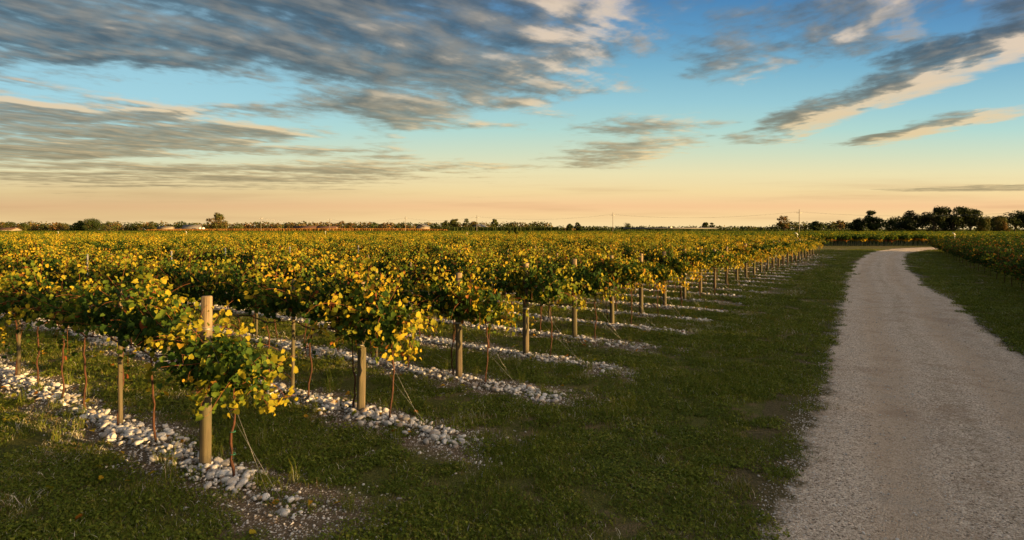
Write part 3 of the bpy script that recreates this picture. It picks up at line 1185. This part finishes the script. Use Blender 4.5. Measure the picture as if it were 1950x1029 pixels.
COB = [cobble(500 + i) for i in range(9)]
SP, SS = [], []
for k in range(NROWS):
    e = P0 + STEP * k
    d0 = e[1]
    length = min(46.0, 12 + 1.1 * d0)
    per_m = 230 if k < 3 else (160 if k < 8 else (80 if k < 16 else 40))
    n = int(length * per_m)
    t = rng.uniform(-2.2 if k else -1.9, length, n)
    big = rng.random(n)
    half = 0.29 * (0.75 + 0.25 * np.sin(t * 1.3 + k))
    y = np.clip(rng.normal(0, 0.55, n), -1.8, 1.8) * half * (1 + 0.45 * np.clip(-t, 0, 2))
    r = np.where(big < 0.30, rng.uniform(0.030, 0.062, n), rng.uniform(0.012, 0.032, n)) * (1.0 if k < 8 else 1.25)
    r = r * np.where(np.abs(y) > 0.34, 0.7, 1.0)
    heap = 0.055 * np.clip(1 - (y / 0.42) ** 2, 0, 1) * np.clip((t + 2.2) / 1.2, 0, 1)
    z = heap * rng.uniform(0.15, 1.0, n) + r * 0.25
    keep = (t > -0.75) | (rng.random(n) < (0.30 if k == 0 else 0.8)) & (np.hypot(t, y) > 0.09 + r)
    pos = e[None] + RD[None] * t[:, None] + RN[None] * y[:, None]
    keep &= in_view(pos, 0.6) & (vnoise(pos, 1.9, 31) + rng.uniform(-.25, .25, n) > 0.22)
    SP.append(np.column_stack([pos, z])[keep])
    SS.append(r[keep])
    # loose pebbles scattered wider and past the row end
    n2 = int(min(length, 26) * (330 if k < 4 else (150 if k < 8 else 60)))
    t = rng.uniform(-2.9, min(length, 26), n2)
    y = rng.normal(0, 0.36, n2)
    r = rng.uniform(0.006, 0.015, n2) * np.where(rng.random(n2) < 0.12, 1.8, 1.0)
    pos = e[None] + RD[None] * t[:, None] + RN[None] * y[:, None]
    kp = in_view(pos, 0.6) & (np.abs(y) < 1.0)
    SP.append(np.column_stack([pos, r * 0.3])[kp])
    SS.append(r[kp])
SP, SS = np.concatenate(SP), np.concatenate(SS)
score = SS / np.linalg.norm(SP[:, :2], axis=1)
order = np.argsort(-score)
NC = 290
for i in order[:NC]:
    o = obj('cobble', COB[int(rng.integers(0, 9))])
    o.location = SP[i]
    o.rotation_euler = (rng.normal(0, .3), rng.normal(0, .3), rng.uniform(0, 6.28))
    o.scale = (SS[i],) * 3
    tag(o, 'pale rounded cobble lying in the stony strip under the vines', 'cobble', 'larger cobbles along the vine rows')
idx = order[NC:]
n = len(idx)
o = scatter('cobbles_and_pebbles', SP[idx], np.column_stack([rng.normal(0, .35, n), rng.normal(0, .35, n), rng.uniform(0, 6.28, n)]), SS[idx],
            rng.integers(0, 9, n), [source('pebble', m) for m in COB])
tag(o, 'smaller pale stones heaped in strips under the vine rows', 'stones', kind='stuff')

# ------------------------------------------------------------------ grass
def grass_patch(seed, n=80, rad=0.2, dry=0.1, broad=0, tall_by=1.0):
    rg = np.random.default_rng(seed)
    mb = MB()
    a, r = rg.uniform(0, 2 * pi, n), rad * np.sqrt(rg.uniform(0, 1, n))
    base = np.column_stack([r * np.cos(a), r * np.sin(a), np.full(n, -0.005)])
    h = rg.uniform(0.025, 0.085, n) * tall_by
    tall = rg.random(n) < 0.05
    h[tall] *= 1.8
    lean = rg.normal(0, 0.55, (n, 2)) * h[:, None]
    th = rg.uniform(0, 2 * pi, n)
    wv = np.column_stack([np.cos(th), np.sin(th), np.zeros(n)]) * (rg.uniform(0.0018, 0.0040, n))[:, None]
    mid = base + np.column_stack([lean * 0.35, h * 0.6])
    tip = base + np.column_stack([lean * 1.1, h])
    V = np.stack([base - wv, base + wv, mid + wv * 0.8, mid - wv * 0.8, tip], 1)
    t = np.where(rg.random(n) < dry, rg.uniform(0.78, 0.93, n), rg.normal(0.40, 0.14, n))
    o = (np.arange(n) * 5)[:, None]
    q = np.array([[0, 1, 2, 3]]) + o
    tr = np.array([[3, 2, 4]]) + o
    mb.add(V.reshape(-1, 3), tr, q, np.repeat(np.clip(t, 0, 0.95), 5))
    if broad:                                            # clover and plantain leaves
        m = broad
        a, r = rg.uniform(0, 2 * pi, m), rad * np.sqrt(rg.uniform(0, 1, m))
        Pp = np.column_stack([r * np.cos(a), r * np.sin(a), rg.uniform(0.015, 0.05, m) * tall_by])
        leaves(mb, Pp, rg.normal(0, .3, (m, 3)) + np.array([0, 0, 1.0]), rg.normal(0, 1, (m, 3)), rg.uniform(0.018, 0.042, m),
               np.clip(rg.normal(0.42, 0.14, m), 0, .7), rg, False)
    return source('grass_tuft_%d' % seed, mb.mesh('grass_tuft', M['grass']))


GS = [grass_patch(900, 90, .2, .08), grass_patch(901, 80, .2, .14, 60), grass_patch(902, 70, .2, .28), grass_patch(903, 60, .2, .1, 110), grass_patch(904, 90, .22, .55)]


GP, GSC = [], []
for y0, y1, dens, s0 in ((4.6, 8, 95, .8), (8, 13, 62, .95), (13, 22, 34, 1.2), (22, 40, 14, 1.7), (40, 80, 4, 2.4)):
    w0, w1 = 0.886 * y1 + 1, min(0.886 * y1 + 1, 75)
    n = int((y1 - y0) * (w0 + w1) * dens)
    Q = np.column_stack([rng.uniform(-w0, w1, n), rng.uniform(y0, y1, n)])
    Q = Q[in_view(Q, 0.5)]
    w, t = row_coords(Q)
    dist = np.abs((w + 0.5) % 1.0 - 0.5) * ROWGAP
    nz = vnoise(Q, 1.1, 1) * 0.6 + vnoise(Q, 3.7, 2) * 0.4
    strip = (dist + (nz - 0.5) * 0.6 < 0.52) & (t + (nz - .5) * 1.8 > -2.4) & (w > -0.6)
    keep = ~strip & (nz + rng.uniform(-.2, .2, len(Q)) > 0.42)
    keep |= strip & (rng.random(len(Q)) < 0.09)
    # scattered tufts creep over the road edge, none in its middle
    road = inside_poly(Q, ROAD_POLY)
    dl = np.min(np.linalg.norm(Q[:, None] - RL[None, ::14], axis=2), 1) if len(Q) < 60000 else np.full(len(Q), 9.0)
    dr = np.min(np.linalg.norm(Q[:, None] - RR[None, ::14], axis=2), 1) if len(Q) < 60000 else np.full(len(Q), 9.0)
    de = np.minimum(dl, dr)
    keep &= ~road | ((de < 0.32) & (rng.random(len(Q)) < 0.45 * (1 - de / 0.36)))
    keep &= ~((de < 0.5) & ~road & (rng.random(len(Q)) < 0.25))
    Q = Q[keep]
    GP.append(Q)
    GSC.append(np.full(len(Q), s0) * rng.uniform(.7, 1.3, len(Q)))
GP, GSC = np.concatenate(GP), np.concatenate(GSC)
n = len(GP)
pick = np.clip((vnoise(GP, 0.55, 5) * 0.85 + rng.random(n) * 0.40 - 0.14) * 5, 0, 4.99).astype(int)
zs = GSC * rng.uniform(.7, 1.2, n) * (0.7 + 0.6 * vnoise(GP, .8, 9))
# taller weeds in and beside the stony strips
WP = []
for k in range(9):
    m = 26 if k < 3 else 16
    tt, yy = rng.uniform(-2.8, 9, m), rng.normal(0, 0.45, m)
    WP.append((P0 + STEP * k)[None] + RD[None] * tt[:, None] + RN[None] * yy[:, None])
WP = np.concatenate(WP)
m = len(WP)
GP = np.concatenate([GP, WP])
GSC = np.concatenate([GSC, rng.uniform(0.4, 0.8, m)])
zs = np.concatenate([zs, rng.uniform(0.8, 1.5, m)])
pick = np.concatenate([pick, np.full(m, 5)])
n += m
GS.append(grass_patch(905, 55, .13, .2, 45, 2.6))
o = scatter('grass', np.column_stack([GP, np.zeros(n)]), np.column_stack([np.zeros(n), np.zeros(n), rng.uniform(0, 6.28, n)]),
            np.column_stack([GSC, GSC, np.minimum(zs, 1.6)]), pick, GS)
tag(o, 'short dark grass and clover between the rows and along the road', 'grass', kind='stuff')
print('grass tufts', n, 'stones', len(SP), 'vines', len(near), nacross, 'stuff vines', len(pts))

# loose gravel on the road and spilling over its edges
n = 26000
ii = rng.integers(0, 620, n)
f = np.where(rng.random(n) < 0.55, rng.uniform(0, 1, n), np.where(rng.random(n) < 0.6, rng.normal(0.0, 0.035, n), rng.normal(1.0, 0.035, n)))
i0 = int(np.argmin(np.abs(RL[:, 1] - 3)))
ii = np.clip(i0 + (rng.random(n) ** 1.7 * 330).astype(int), 0, len(RL) - 2)
fr = rng.random(n)[:, None]
A = RL[ii] * (1 - fr) + RL[ii + 1] * fr
B = RR[ii] * (1 - fr) + RR[ii + 1] * fr
Q = A * (1 - f)[:, None] + B * f[:, None]
r = rng.uniform(0.005, 0.011, n) * np.where(rng.random(n) < 0.05, 1.8, 1.0)
ok = in_view(Q, 0.4)
Q, r, f = Q[ok], r[ok], np.clip(f[ok], 0, 1)
n = len(Q)
o = scatter('loose_gravel', np.column_stack([Q, 0.006 + 0.12 * f * (1 - f)]), np.column_stack([rng.normal(0, .3, n), rng.normal(0, .3, n), rng.uniform(0, 6.28, n)]),
            r, rng.integers(0, 9, n), [source('grit', m) for m in COB])
tag(o, 'loose pale gravel lying on the road and along its edges', 'gravel', kind='stuff')

# fallen vine leaves
mb = MB()
k_ = rng.integers(0, 14, 900)
t_, y_ = rng.uniform(-2.2, 10, 900), rng.normal(0, 0.55, 900)
Q = P0[None] + STEP[None] * k_[:, None] + RD[None] * t_[:, None] + RN[None] * y_[:, None]
Q = Q[in_view(Q, 0.3)]
n = len(Q)
leaves(mb, np.column_stack([Q, rng.uniform(0.03, 0.075, n)]), rng.normal(0, 0.35, (n, 3)) + np.array([0, 0, 1.0]), rng.normal(0, 1, (n, 3)), rng.uniform(0.05, 0.085, n),
       np.where(rng.random(n) < 0.5, rng.uniform(0.9, 0.99, n), rng.uniform(0.55, 0.85, n)), rng, True)
tag(obj('fallen_leaves', mb.mesh('fallen_leaves', M['vine'])), 'yellow and brown vine leaves fallen on the grass and stones', 'leaves', kind='stuff')

# ------------------------------------------------------------------ far crops
def crop(name, X0, X1, Y, depth, h, mat, label, n=6000, seed=1, taper=0.0):
    rg = np.random.default_rng(seed)
    mb = MB()
    x, y = rg.uniform(X0, X1, n), Y + depth * rg.uniform(0, 1, n) ** 1.5
    hh = h * rg.uniform(0.82, 1.05, n)
    if taper:
        hh *= np.clip(0.84 + 0.16 * np.minimum(x - X0, (X1 - x) * 3) / (0.6 * taper), 0.5, 1)
    w = rg.uniform(0.2, 0.45, n)
    th = rg.uniform(0, pi, n)
    d = np.column_stack([np.cos(th), np.sin(th)]) * w[:, None]
    V = np.stack([np.column_stack([x - d[:, 0], y - d[:, 1], np.zeros(n)]), np.column_stack([x + d[:, 0], y + d[:, 1], np.zeros(n)]),
                  np.column_stack([x + d[:, 0] * .6, y + d[:, 1] * .6, hh * .9]), np.column_stack([x, y, hh]), np.column_stack([x - d[:, 0] * .6, y - d[:, 1] * .6, hh * .85])], 1)
    o = (np.arange(n) * 5)[:, None]
    mb.add(V.reshape(-1, 3), np.array([[4, 2, 3]]) + o, np.array([[0, 1, 2, 4]]) + o, np.repeat(rg.uniform(0, 1, n), 5))
    tag(obj(name, mb.mesh(name, mat)), label, 'crop field', kind='stuff')


crop('dry_maize_field', -215, -38, 338, 40, 3.35, M['corn'], 'orange dry maize field on the skyline', 26000, 1, 160)
crop('green_maize_field', -45, 28, 345, 40, 4.2, M['hedge'], 'dark green maize field with a flat top on the skyline', 20000, 2)
crop('far_crop', 60, 360, 340, 40, 3.0, M['hedge'], 'low dark crop in front of the tree belt', 7000, 3)

# ------------------------------------------------------------------ trees
def tree_mesh(seed, h, w, shape, tint):
    """trunk MB and crown MB of a broadleaf tree; shape: round, tall, airy, bush, umbrella, willow"""
    rg = np.random.default_rng(seed)
    tk, cr = MB(), MB()
    clear = {'round': 0.14, 'tall': 0.2, 'airy': 0.25, 'bush': 0.03, 'umbrella': 0.3, 'willow': 0.12}[shape]
    zc0, zc1 = h * clear, h
    tk.tube([(0, 0, -0.2), (0.02 * h * rg.normal(), 0, h * .3), (0.03 * h * rg.normal(), 0, h * 0.75)], [h * .028, h * .02, h * .008], 7, False)
    nb = {'round': 34, 'tall': 30, 'airy': 20, 'bush': 26, 'umbrella': 24, 'willow': 26}[shape]
    for i in range(nb):
        f = rg.uniform(0, 1)
        zc = zc0 + (zc1 - zc0) * (0.10 + 0.78 * f)
        prof = {'round': sqrt(max(0, 1 - (2 * f - 0.95) ** 2)), 'tall': 0.4 + 0.8 * f * (1.25 - f) * 2, 'airy': 0.55 + 0.5 * sin(pi * f), 'bush': 0.9 - 0.3 * f,
                'umbrella': 0.75 + 0.35 * sin(pi * f), 'willow': 0.9 - 0.35 * f}[shape]
        a = rg.uniform(0, 2 * pi)
        rr = w * .5 * prof * sqrt(rg.uniform(0.08, 1)) * 0.82
        c = np.array([rr * cos(a), rr * sin(a), zc])
        br = w * rg.uniform(0.13, 0.23) * (0.85 if shape in ('airy',) else 1.0)
        if rg.random() < 0.6:
            tk.tube([(0, 0, max(0.25 * h, zc - 0.28 * h) * 0.9), (c[0] * .5, c[1] * .5, zc - 0.08 * h), c], [h * .010, h * .006, h * .003], 4, False)
        m = 125 if shape != 'airy' else 70
        d = unit(rg.normal(0, 1, (m, 3))) * (rg.uniform(0.15, 1, m) ** 0.45)[:, None]
        sq = np.array([1, 1, 0.72 if shape != 'willow' else 1.25])
        Pp = c + d * br * sq
        Pp[:, 2] = np.maximum(Pp[:, 2], 0.15)
        leaves(cr, Pp, d + rg.normal(0, .4, (m, 3)) + np.array([0, 0, .3]), rg.normal(0, .6, (m, 3)) + np.array([0, 0, -.4]),
               rg.uniform(0.30, 0.6, m) * (h / 11), np.clip(tint + rg.normal(0, 0.10) + rg.normal(0, .08, m), 0, 1), rg, False)
    return tk, cr


def tree(x, top, width, Y, shape, tint, label, seed, group='trees along the skyline', base=HZ, name='tree'):
    """x, top, width in photo pixels; Y metres away"""
    h = CAMH + (HZ - top) * Y / F
    w = width * Y / F * (1.1 if x > 1690 else 1.0)
    tk, cr = tree_mesh(seed, h, w, shape, tint)
    root = empty(name, ((x - CX) * Y / F, Y, 0))
    tag(root, label, 'tree' if name != 'shrub' else 'shrub', group)
    obj('trunk', tk.mesh('trunk', M['trunk']), root)
    obj('crown', cr.mesh('crown', M['tree']), root)


TREES = [
    (415, 404, 38, 400, 'round', .62, 'tall round-headed tree standing well above the low tree line'),
    (176, 416, 40, 400, 'round', .42, 'broad dense tree, bulkier of two joined dark green crowns'),
    (152, 420, 22, 405, 'round', .30, 'darker tree joined to the side of a broad dense tree'),
    (208, 421, 20, 410, 'airy', .70, 'thin brownish tree rising beside the broad dense crown'),
    (120, 424, 22, 420, 'airy', .66, 'brownish open tree between low bushes on the far skyline'),
    (22, 422, 26, 420, 'airy', .62, 'olive open tree near the frame edge behind a long barn'),
    (3, 421, 16, 415, 'airy', .66, 'tree cut off by the frame edge'),
    (46, 424, 20, 418, 'round', .5, 'olive green tree second in the low skyline'),
    (265, 424, 14, 400, 'airy', .6, 'slim tree before the little white hut'),
    (292, 421, 18, 400, 'airy', .7, 'brown open tree close behind the little white hut'),
    (652, 420, 16, 400, 'airy', .85, 'reddish brown thin tree, first of a close pair above the orange field'),
    (668, 420, 16, 402, 'airy', .85, 'reddish brown thin tree, second of a close pair above the orange field'),
    (848, 419, 16, 390, 'tall', .4, 'dark tree at the start of the clump over the green maize'),
    (864, 416, 20, 392, 'tall', .45, 'fuller tree in the middle of the clump over the green maize'),
    (889, 415, 18, 395, 'airy', .5, 'vase-shaped tree ending the clump over the green maize'),
    (903, 421, 20, 398, 'round', .6, 'low tree beside a pale farmhouse behind the maize'),
    (941, 416, 14, 380, 'umbrella', .5, 'lone lollipop tree with bare trunk above the green maize'),
    (1085, 424, 15, 370, 'round', .2, 'squat dark tree, lower of two touching crowns by the maize end'),
    (1100, 422, 14, 372, 'round', .25, 'dark tree, taller of two touching crowns by the maize end'),
    (1193, 425, 26, 360, 'bush', .25, 'domed dark tree at the end of the long white greenhouse'),
    (1343, 423, 14, 400, 'umbrella', .35, 'small flat-topped tree over the greenhouse roof'),
    (1356, 423, 14, 402, 'airy', .4, 'small open tree right behind the greenhouse end'),
    (1493, 408, 28, 340, 'airy', .82, 'brown feathery tree beside the tall power pole'),
    (1556, 419, 20, 330, 'round', .3, 'low green tree between the power pole and the dark wood'),
    (1600, 417, 15, 360, 'airy', .95, 'small orange-brown tree between two dark crowns'),
    (1634, 414, 34, 270, 'round', .15, 'dark rounded tree below the tall narrow crown'),
    (1664, 399, 32, 268, 'tall', .15, 'tall narrow dark tree standing apart before the wood'),
    (1700, 418, 30, 272, 'bush', .12, 'low dark tree filling the gap after the tall narrow one'),
    (1733, 401, 46, 262, 'round', .10, 'broad dark tree at the edge of the large wood'),
    (1778, 393, 44, 258, 'umbrella', .15, 'tallest spreading tree of the large dark wood'),
    (1814, 392, 48, 262, 'umbrella', .15, 'wide-topped tree, second of the tall ones in the dark wood'),
    (1848, 397, 40, 260, 'umbrella', .18, 'sloping tree at the far shoulder of the tall dark wood'),
    (1796, 402, 60, 268, 'bush', .06, 'deep dark tree under the wide crowns of the wood'),
    (1873, 412, 24, 250, 'willow', .55, 'olive drooping tree in front of the wood'),
    (1903, 410, 36, 255, 'round', .25, 'round tree between the drooping tree and frame edge'),
    (1908, 416, 26, 244, 'willow', .72, 'golden willow hanging before the dark trees'),
    (1932, 402, 46, 262, 'umbrella', .2, 'spreading tree with visible limbs near the frame edge'),
    (1958, 406, 36, 258, 'round', .15, 'dark tree cut by the frame edge'),
]
for i, tdef in enumerate(TREES):
    tree(*tdef, 2000 + i)

# low shrubs between them, far off: one belt that reads as a mass
def belt():
    rg = np.random.default_rng(77)
    mb = MB()
    for x in np.arange(-10, 1960, 5.0):
        gap = 0.45 if 1040 < x < 1480 else 1.0
        y = 440 + rg.uniform(-15, 25)
        h = max(1.5, CAMH + (rg.uniform(9, 15) * gap + (4 if x > 1590 else 0) + (7 if x > 1690 else 0)) * y / F)
        r = rg.uniform(3.5, 6.5)
        c = np.array([(x - CX) * y / F + rg.normal(0, 1), y, h - r * .6])
        m = 120
        d = unit(rg.normal(0, 1, (m, 3))) * (rg.uniform(.2, 1, m) ** .4)[:, None]
        Pp = c + d * np.array([r, r, r * .65])
        low = rg.random(m) < 0.35
        Pp[low, 2] = rg.uniform(0.2, h * .7, low.sum())
        Pp[:, 2] = np.maximum(Pp[:, 2], .2)
        leaves(mb, Pp, d + rg.normal(0, .4, (m, 3)), rg.normal(0, .7, (m, 3)), rg.uniform(.7, 1.5, m),
               np.clip(rg.choice([.3, .5, .75, .85] if x < 1100 else [.1, .25, .4, .6]) + rg.normal(0, .09, m), 0, 1), rg, False)
    tag(obj('treeline', mb.mesh('treeline', M['tree'])), 'low uneven belt of far trees and bushes along the horizon', 'woodland', kind='stuff')


belt()

# ------------------------------------------------------------------ power poles and lines
POLES = [(497, 413, 300, 'power pole between the tall round tree and the orange field'), (628, 416, 330, 'thin power pole over the orange field before a brown tree pair'),
         (772, 412.5, 290, 'power pole over the orange maize field'), (908, 410, 262, 'power pole by the tree clump over the green maize'),
         (1167, 405, 225, 'tall power pole before the domed tree'), (1522, 399, 176, 'tallest power pole above the bend of the road')]


def pole(x, top, Y, label):
    h = CAMH + (HZ - top) * Y / F
    root = empty('power_pole', ((x - CX) * Y / F, Y, 0))
    tag(root, label, 'power pole', 'power poles across the plain')
    a = MB(); a.tube([(0, 0, 0), (0, 0, h * .5), (0, 0, h)], [.14, .11, .08], 8)
    obj('shaft', a.mesh('shaft', M['concrete'], False), root)
    b = MB(); b.box((-0.8, -.05, h - 1.12), (.8, .05, h - 1.02))
    obj('crossarm', b.mesh('crossarm', M['zinc']), root)
    for sx in (-.8, 0.35, .8):
        c = MB(); c.tube([(sx, 0, h - 1.0), (sx, 0, h - .85), (sx, 0, h - .72)], [.05, .07, .04], 6)
        obj('insulator', c.mesh('insulator', M['white']), root)
    return np.array([(x - CX) * Y / F, Y, h - 0.72])


tops = [pole(*p) for p in POLES]
tops.append(tops[-1] + (tops[-1] - tops[-2]) * 0.9 + np.array([0, 0, 0]))
names = ['round tree pole', 'orange field pole', 'maize field pole', 'green maize pole', 'domed tree pole', 'road bend pole']
for i in range(len(tops) - 1):
    a, b = tops[i], tops[i + 1]
    mb = MB()
    for sx in (-.8, .8):
        f = np.linspace(0, 1, 18)
        pts_ = a[None] * (1 - f)[:, None] + b[None] * f[:, None]
        pts_[:, 2] -= 1.6 * 4 * f * (1 - f)
        pts_[:, 0] += sx
        mb.tube(pts_, 0.010, 4, False)
    lab = 'thin sagging power line from the %s to the %s' % (names[i], names[i + 1]) if i < 5 else 'thin power line leaving the road bend pole over the dark wood'
    tag(obj('power_line', mb.mesh('power_line', M['zinc'])), lab, 'power line', 'power lines across the plain')

# ------------------------------------------------------------------ buildings on the skyline
def house(x, Y, w, d, eave, ridge, label, roofmat='roof', rz=0.0, windows=2, name='farmhouse', cat='house'):
    root = empty(name, ((x - CX) * Y / F, Y, 0), rz)
    tag(root, label, cat)
    a = MB(); a.box((-w / 2, -d / 2, 0), (w / 2, d / 2, eave))
    g = [(-w / 2, -d / 2, eave), (-w / 2, d / 2, eave), (-w / 2, 0, ridge - .15), (w / 2, -d / 2, eave), (w / 2, d / 2, eave), (w / 2, 0, ridge - .15)]
    a.add(g, [(0, 2, 1), (3, 4, 5)])
    obj('wall', a.mesh('wall', M['wall']), root)
    b = MB()
    o_ = 0.35
    V = []
    for xx in (-w / 2 - o_, w / 2 + o_):
        V += [(xx, -d / 2 - o_, eave - .1), (xx, 0, ridge), (xx, d / 2 + o_, eave - .1), (xx, -d / 2 - o_, eave + .1), (xx, 0, ridge + .22), (xx, d / 2 + o_, eave + .1)]
    b.add(V, None, [(3, 9, 10, 4), (4, 10, 11, 5), (0, 1, 7, 6), (1, 2, 8, 7), (0, 6, 9, 3), (2, 5, 11, 8), (0, 3, 4, 1), (1, 4, 5, 2), (6, 7, 10, 9), (7, 8, 11, 10)])
    obj('roof', b.mesh('roof', M[roofmat]), root)
    for i in range(windows):
        xx = -w / 2 + w * (i + .5) / windows
        c = MB(); c.box((xx - .5, -d / 2 - .05, eave * .4), (xx + .5, -d / 2 - .002, eave * .4 + 1.1))
        obj('window', c.mesh('window', M['glass']), root)
    return root


house(366, 380, 10, 8, 3.2, 5.5, 'pale farm house with low gable near the tall round tree', 'greyroof', 0.3, 3)
house(316, 372, 8, 5, 3.9, 4.4, 'little white hut above the orange field', 'greyroof', 0, 1, 'hut', 'hut')
house(345, 395, 24, 8, 2.5, 3.4, 'long barn with dark red roof beside the little white hut', 'roof', 0, 4, 'barn', 'barn')
house(582, 390, 14, 8, 2.8, 4.8, 'low house with purple-brown roof, first of two above the orange field', 'roof', 0.1, 2)
house(616, 392, 18, 8, 2.8, 4.7, 'longer low house with purple-brown roof, second of two above the orange field', 'roof', 0, 3)
house(806, 385, 7, 6, 4.4, 5.9, 'pale house with pointed gable among bushes over the maize', 'greyroof', 1.2, 2)
house(914, 385, 8, 7, 4.3, 5.9, 'pale house beside the tree clump, behind the power pole', 'greyroof', 0.9, 2)
house(12, 385, 14, 8, 2.5, 3.7, 'long dark barn at the frame edge below an open tree', 'roof', 0, 3, 'barn', 'barn')


def greenhouse():
    Y = 355
    x0, x1 = (1190 - CX) * Y / F, (1362 - CX) * Y / F
    root = empty('greenhouse', ((x0 + x1) / 2, Y, 0))
    tag(root, 'long low white greenhouse with pale roof on the skyline', 'greenhouse')
    w = x1 - x0
    a = MB(); a.box((-w / 2, -5, 0), (w / 2, 5, 3.25))
    obj('wall', a.mesh('wall', M['hedge']), root)
    b = MB()
    b.add([(-w / 2 - .3, -5.3, 3.25), (w / 2 + .3, -5.3, 3.25), (w / 2 + .3, 0, 3.85), (-w / 2 - .3, 0, 3.85), (w / 2 + .3, 5.3, 3.25), (-w / 2 - .3, 5.3, 3.25)],
          [(0, 3, 5), (1, 4, 2)], [(0, 1, 2, 3), (3, 2, 4, 5), (0, 5, 4, 1)])
    obj('roof', b.mesh('roof', M['greyroof']), root)
    c = MB(); c.box((-2, -4.1, 3.45), (0.2, -2.6, 4.6))
    obj('vent', c.mesh('vent', M['zinc']), root)


greenhouse()
for i, x in enumerate((381, 387)):
    root = empty('storage_tank', ((x - CX) * 374 / F, 374, 0))
    tag(root, ['white round tank beside the pale farm house', 'white round tank, farther from the house of the close pair'][i], 'tank', 'white tanks by the farm house')
    a = MB()
    th = np.linspace(0, pi / 2, 5)
    a.tube(np.concatenate([[(0, 0, 0), (0, 0, 3.2)], np.column_stack([np.zeros(5), np.zeros(5), 3.2 + 0.9 * np.sin(th)])[1:]]),
           np.concatenate([[1.0, 1.0], np.maximum(1.0 * np.cos(th), .02)[1:]]), 14)
    obj('tank', a.mesh('tank', M['white'], True), root)
    b = MB(); b.tube([(0, 0, 4.05), (0, 0, 4.3)], .25, 8)
    obj('cap', b.mesh('cap', M['zinc']), root)


# ------------------------------------------------------------------ white tilted heads on slim stakes above the vines
for x, ytop, Y, lab in ((1518.5, 443.5, 64, 'slim white stake with tilted cap over the row ends by the bend'),
                        (1818, 443.5, 66, 'white tilted cap on a stake over the vines across the road'),
                        (355, 440.5, 80, 'white tilted cap on a stake over the vines below the tall round tree'),
                        (111, 440.8, 82, 'white tilted cap on a stake over the vines below the broad dense tree'),
                        (620, 440.6, 82, 'white tilted cap on a stake over the vines below the longer low house'),
                        (890, 443.0, 80, 'white tilted cap on a stake over the vines below the vase-shaped tree')):
    h = CAMH - (ytop - HZ) * Y / F
    root = empty('sprinkler_stake', ((x - CX) * Y / F, Y, 0))
    tag(root, lab, 'stake', 'white capped stakes over the vines')
    a = MB(); a.tube([(0, 0, 0), (0, 0, h - .14)], .022, 6)
    obj('stake', a.mesh('stake', M['white']), root)
    b = MB(); q = 1.0 if Y < 70 else 0.5
    b.tube([(0.06 * q, 0, h - .24 * q), (-.08 * q, 0, h - .10 * q), (-.26 * q, 0, h)], [.045 * q, .055 * q, .04 * q], 8)
    obj('cap', b.mesh('cap', M['white']), root)
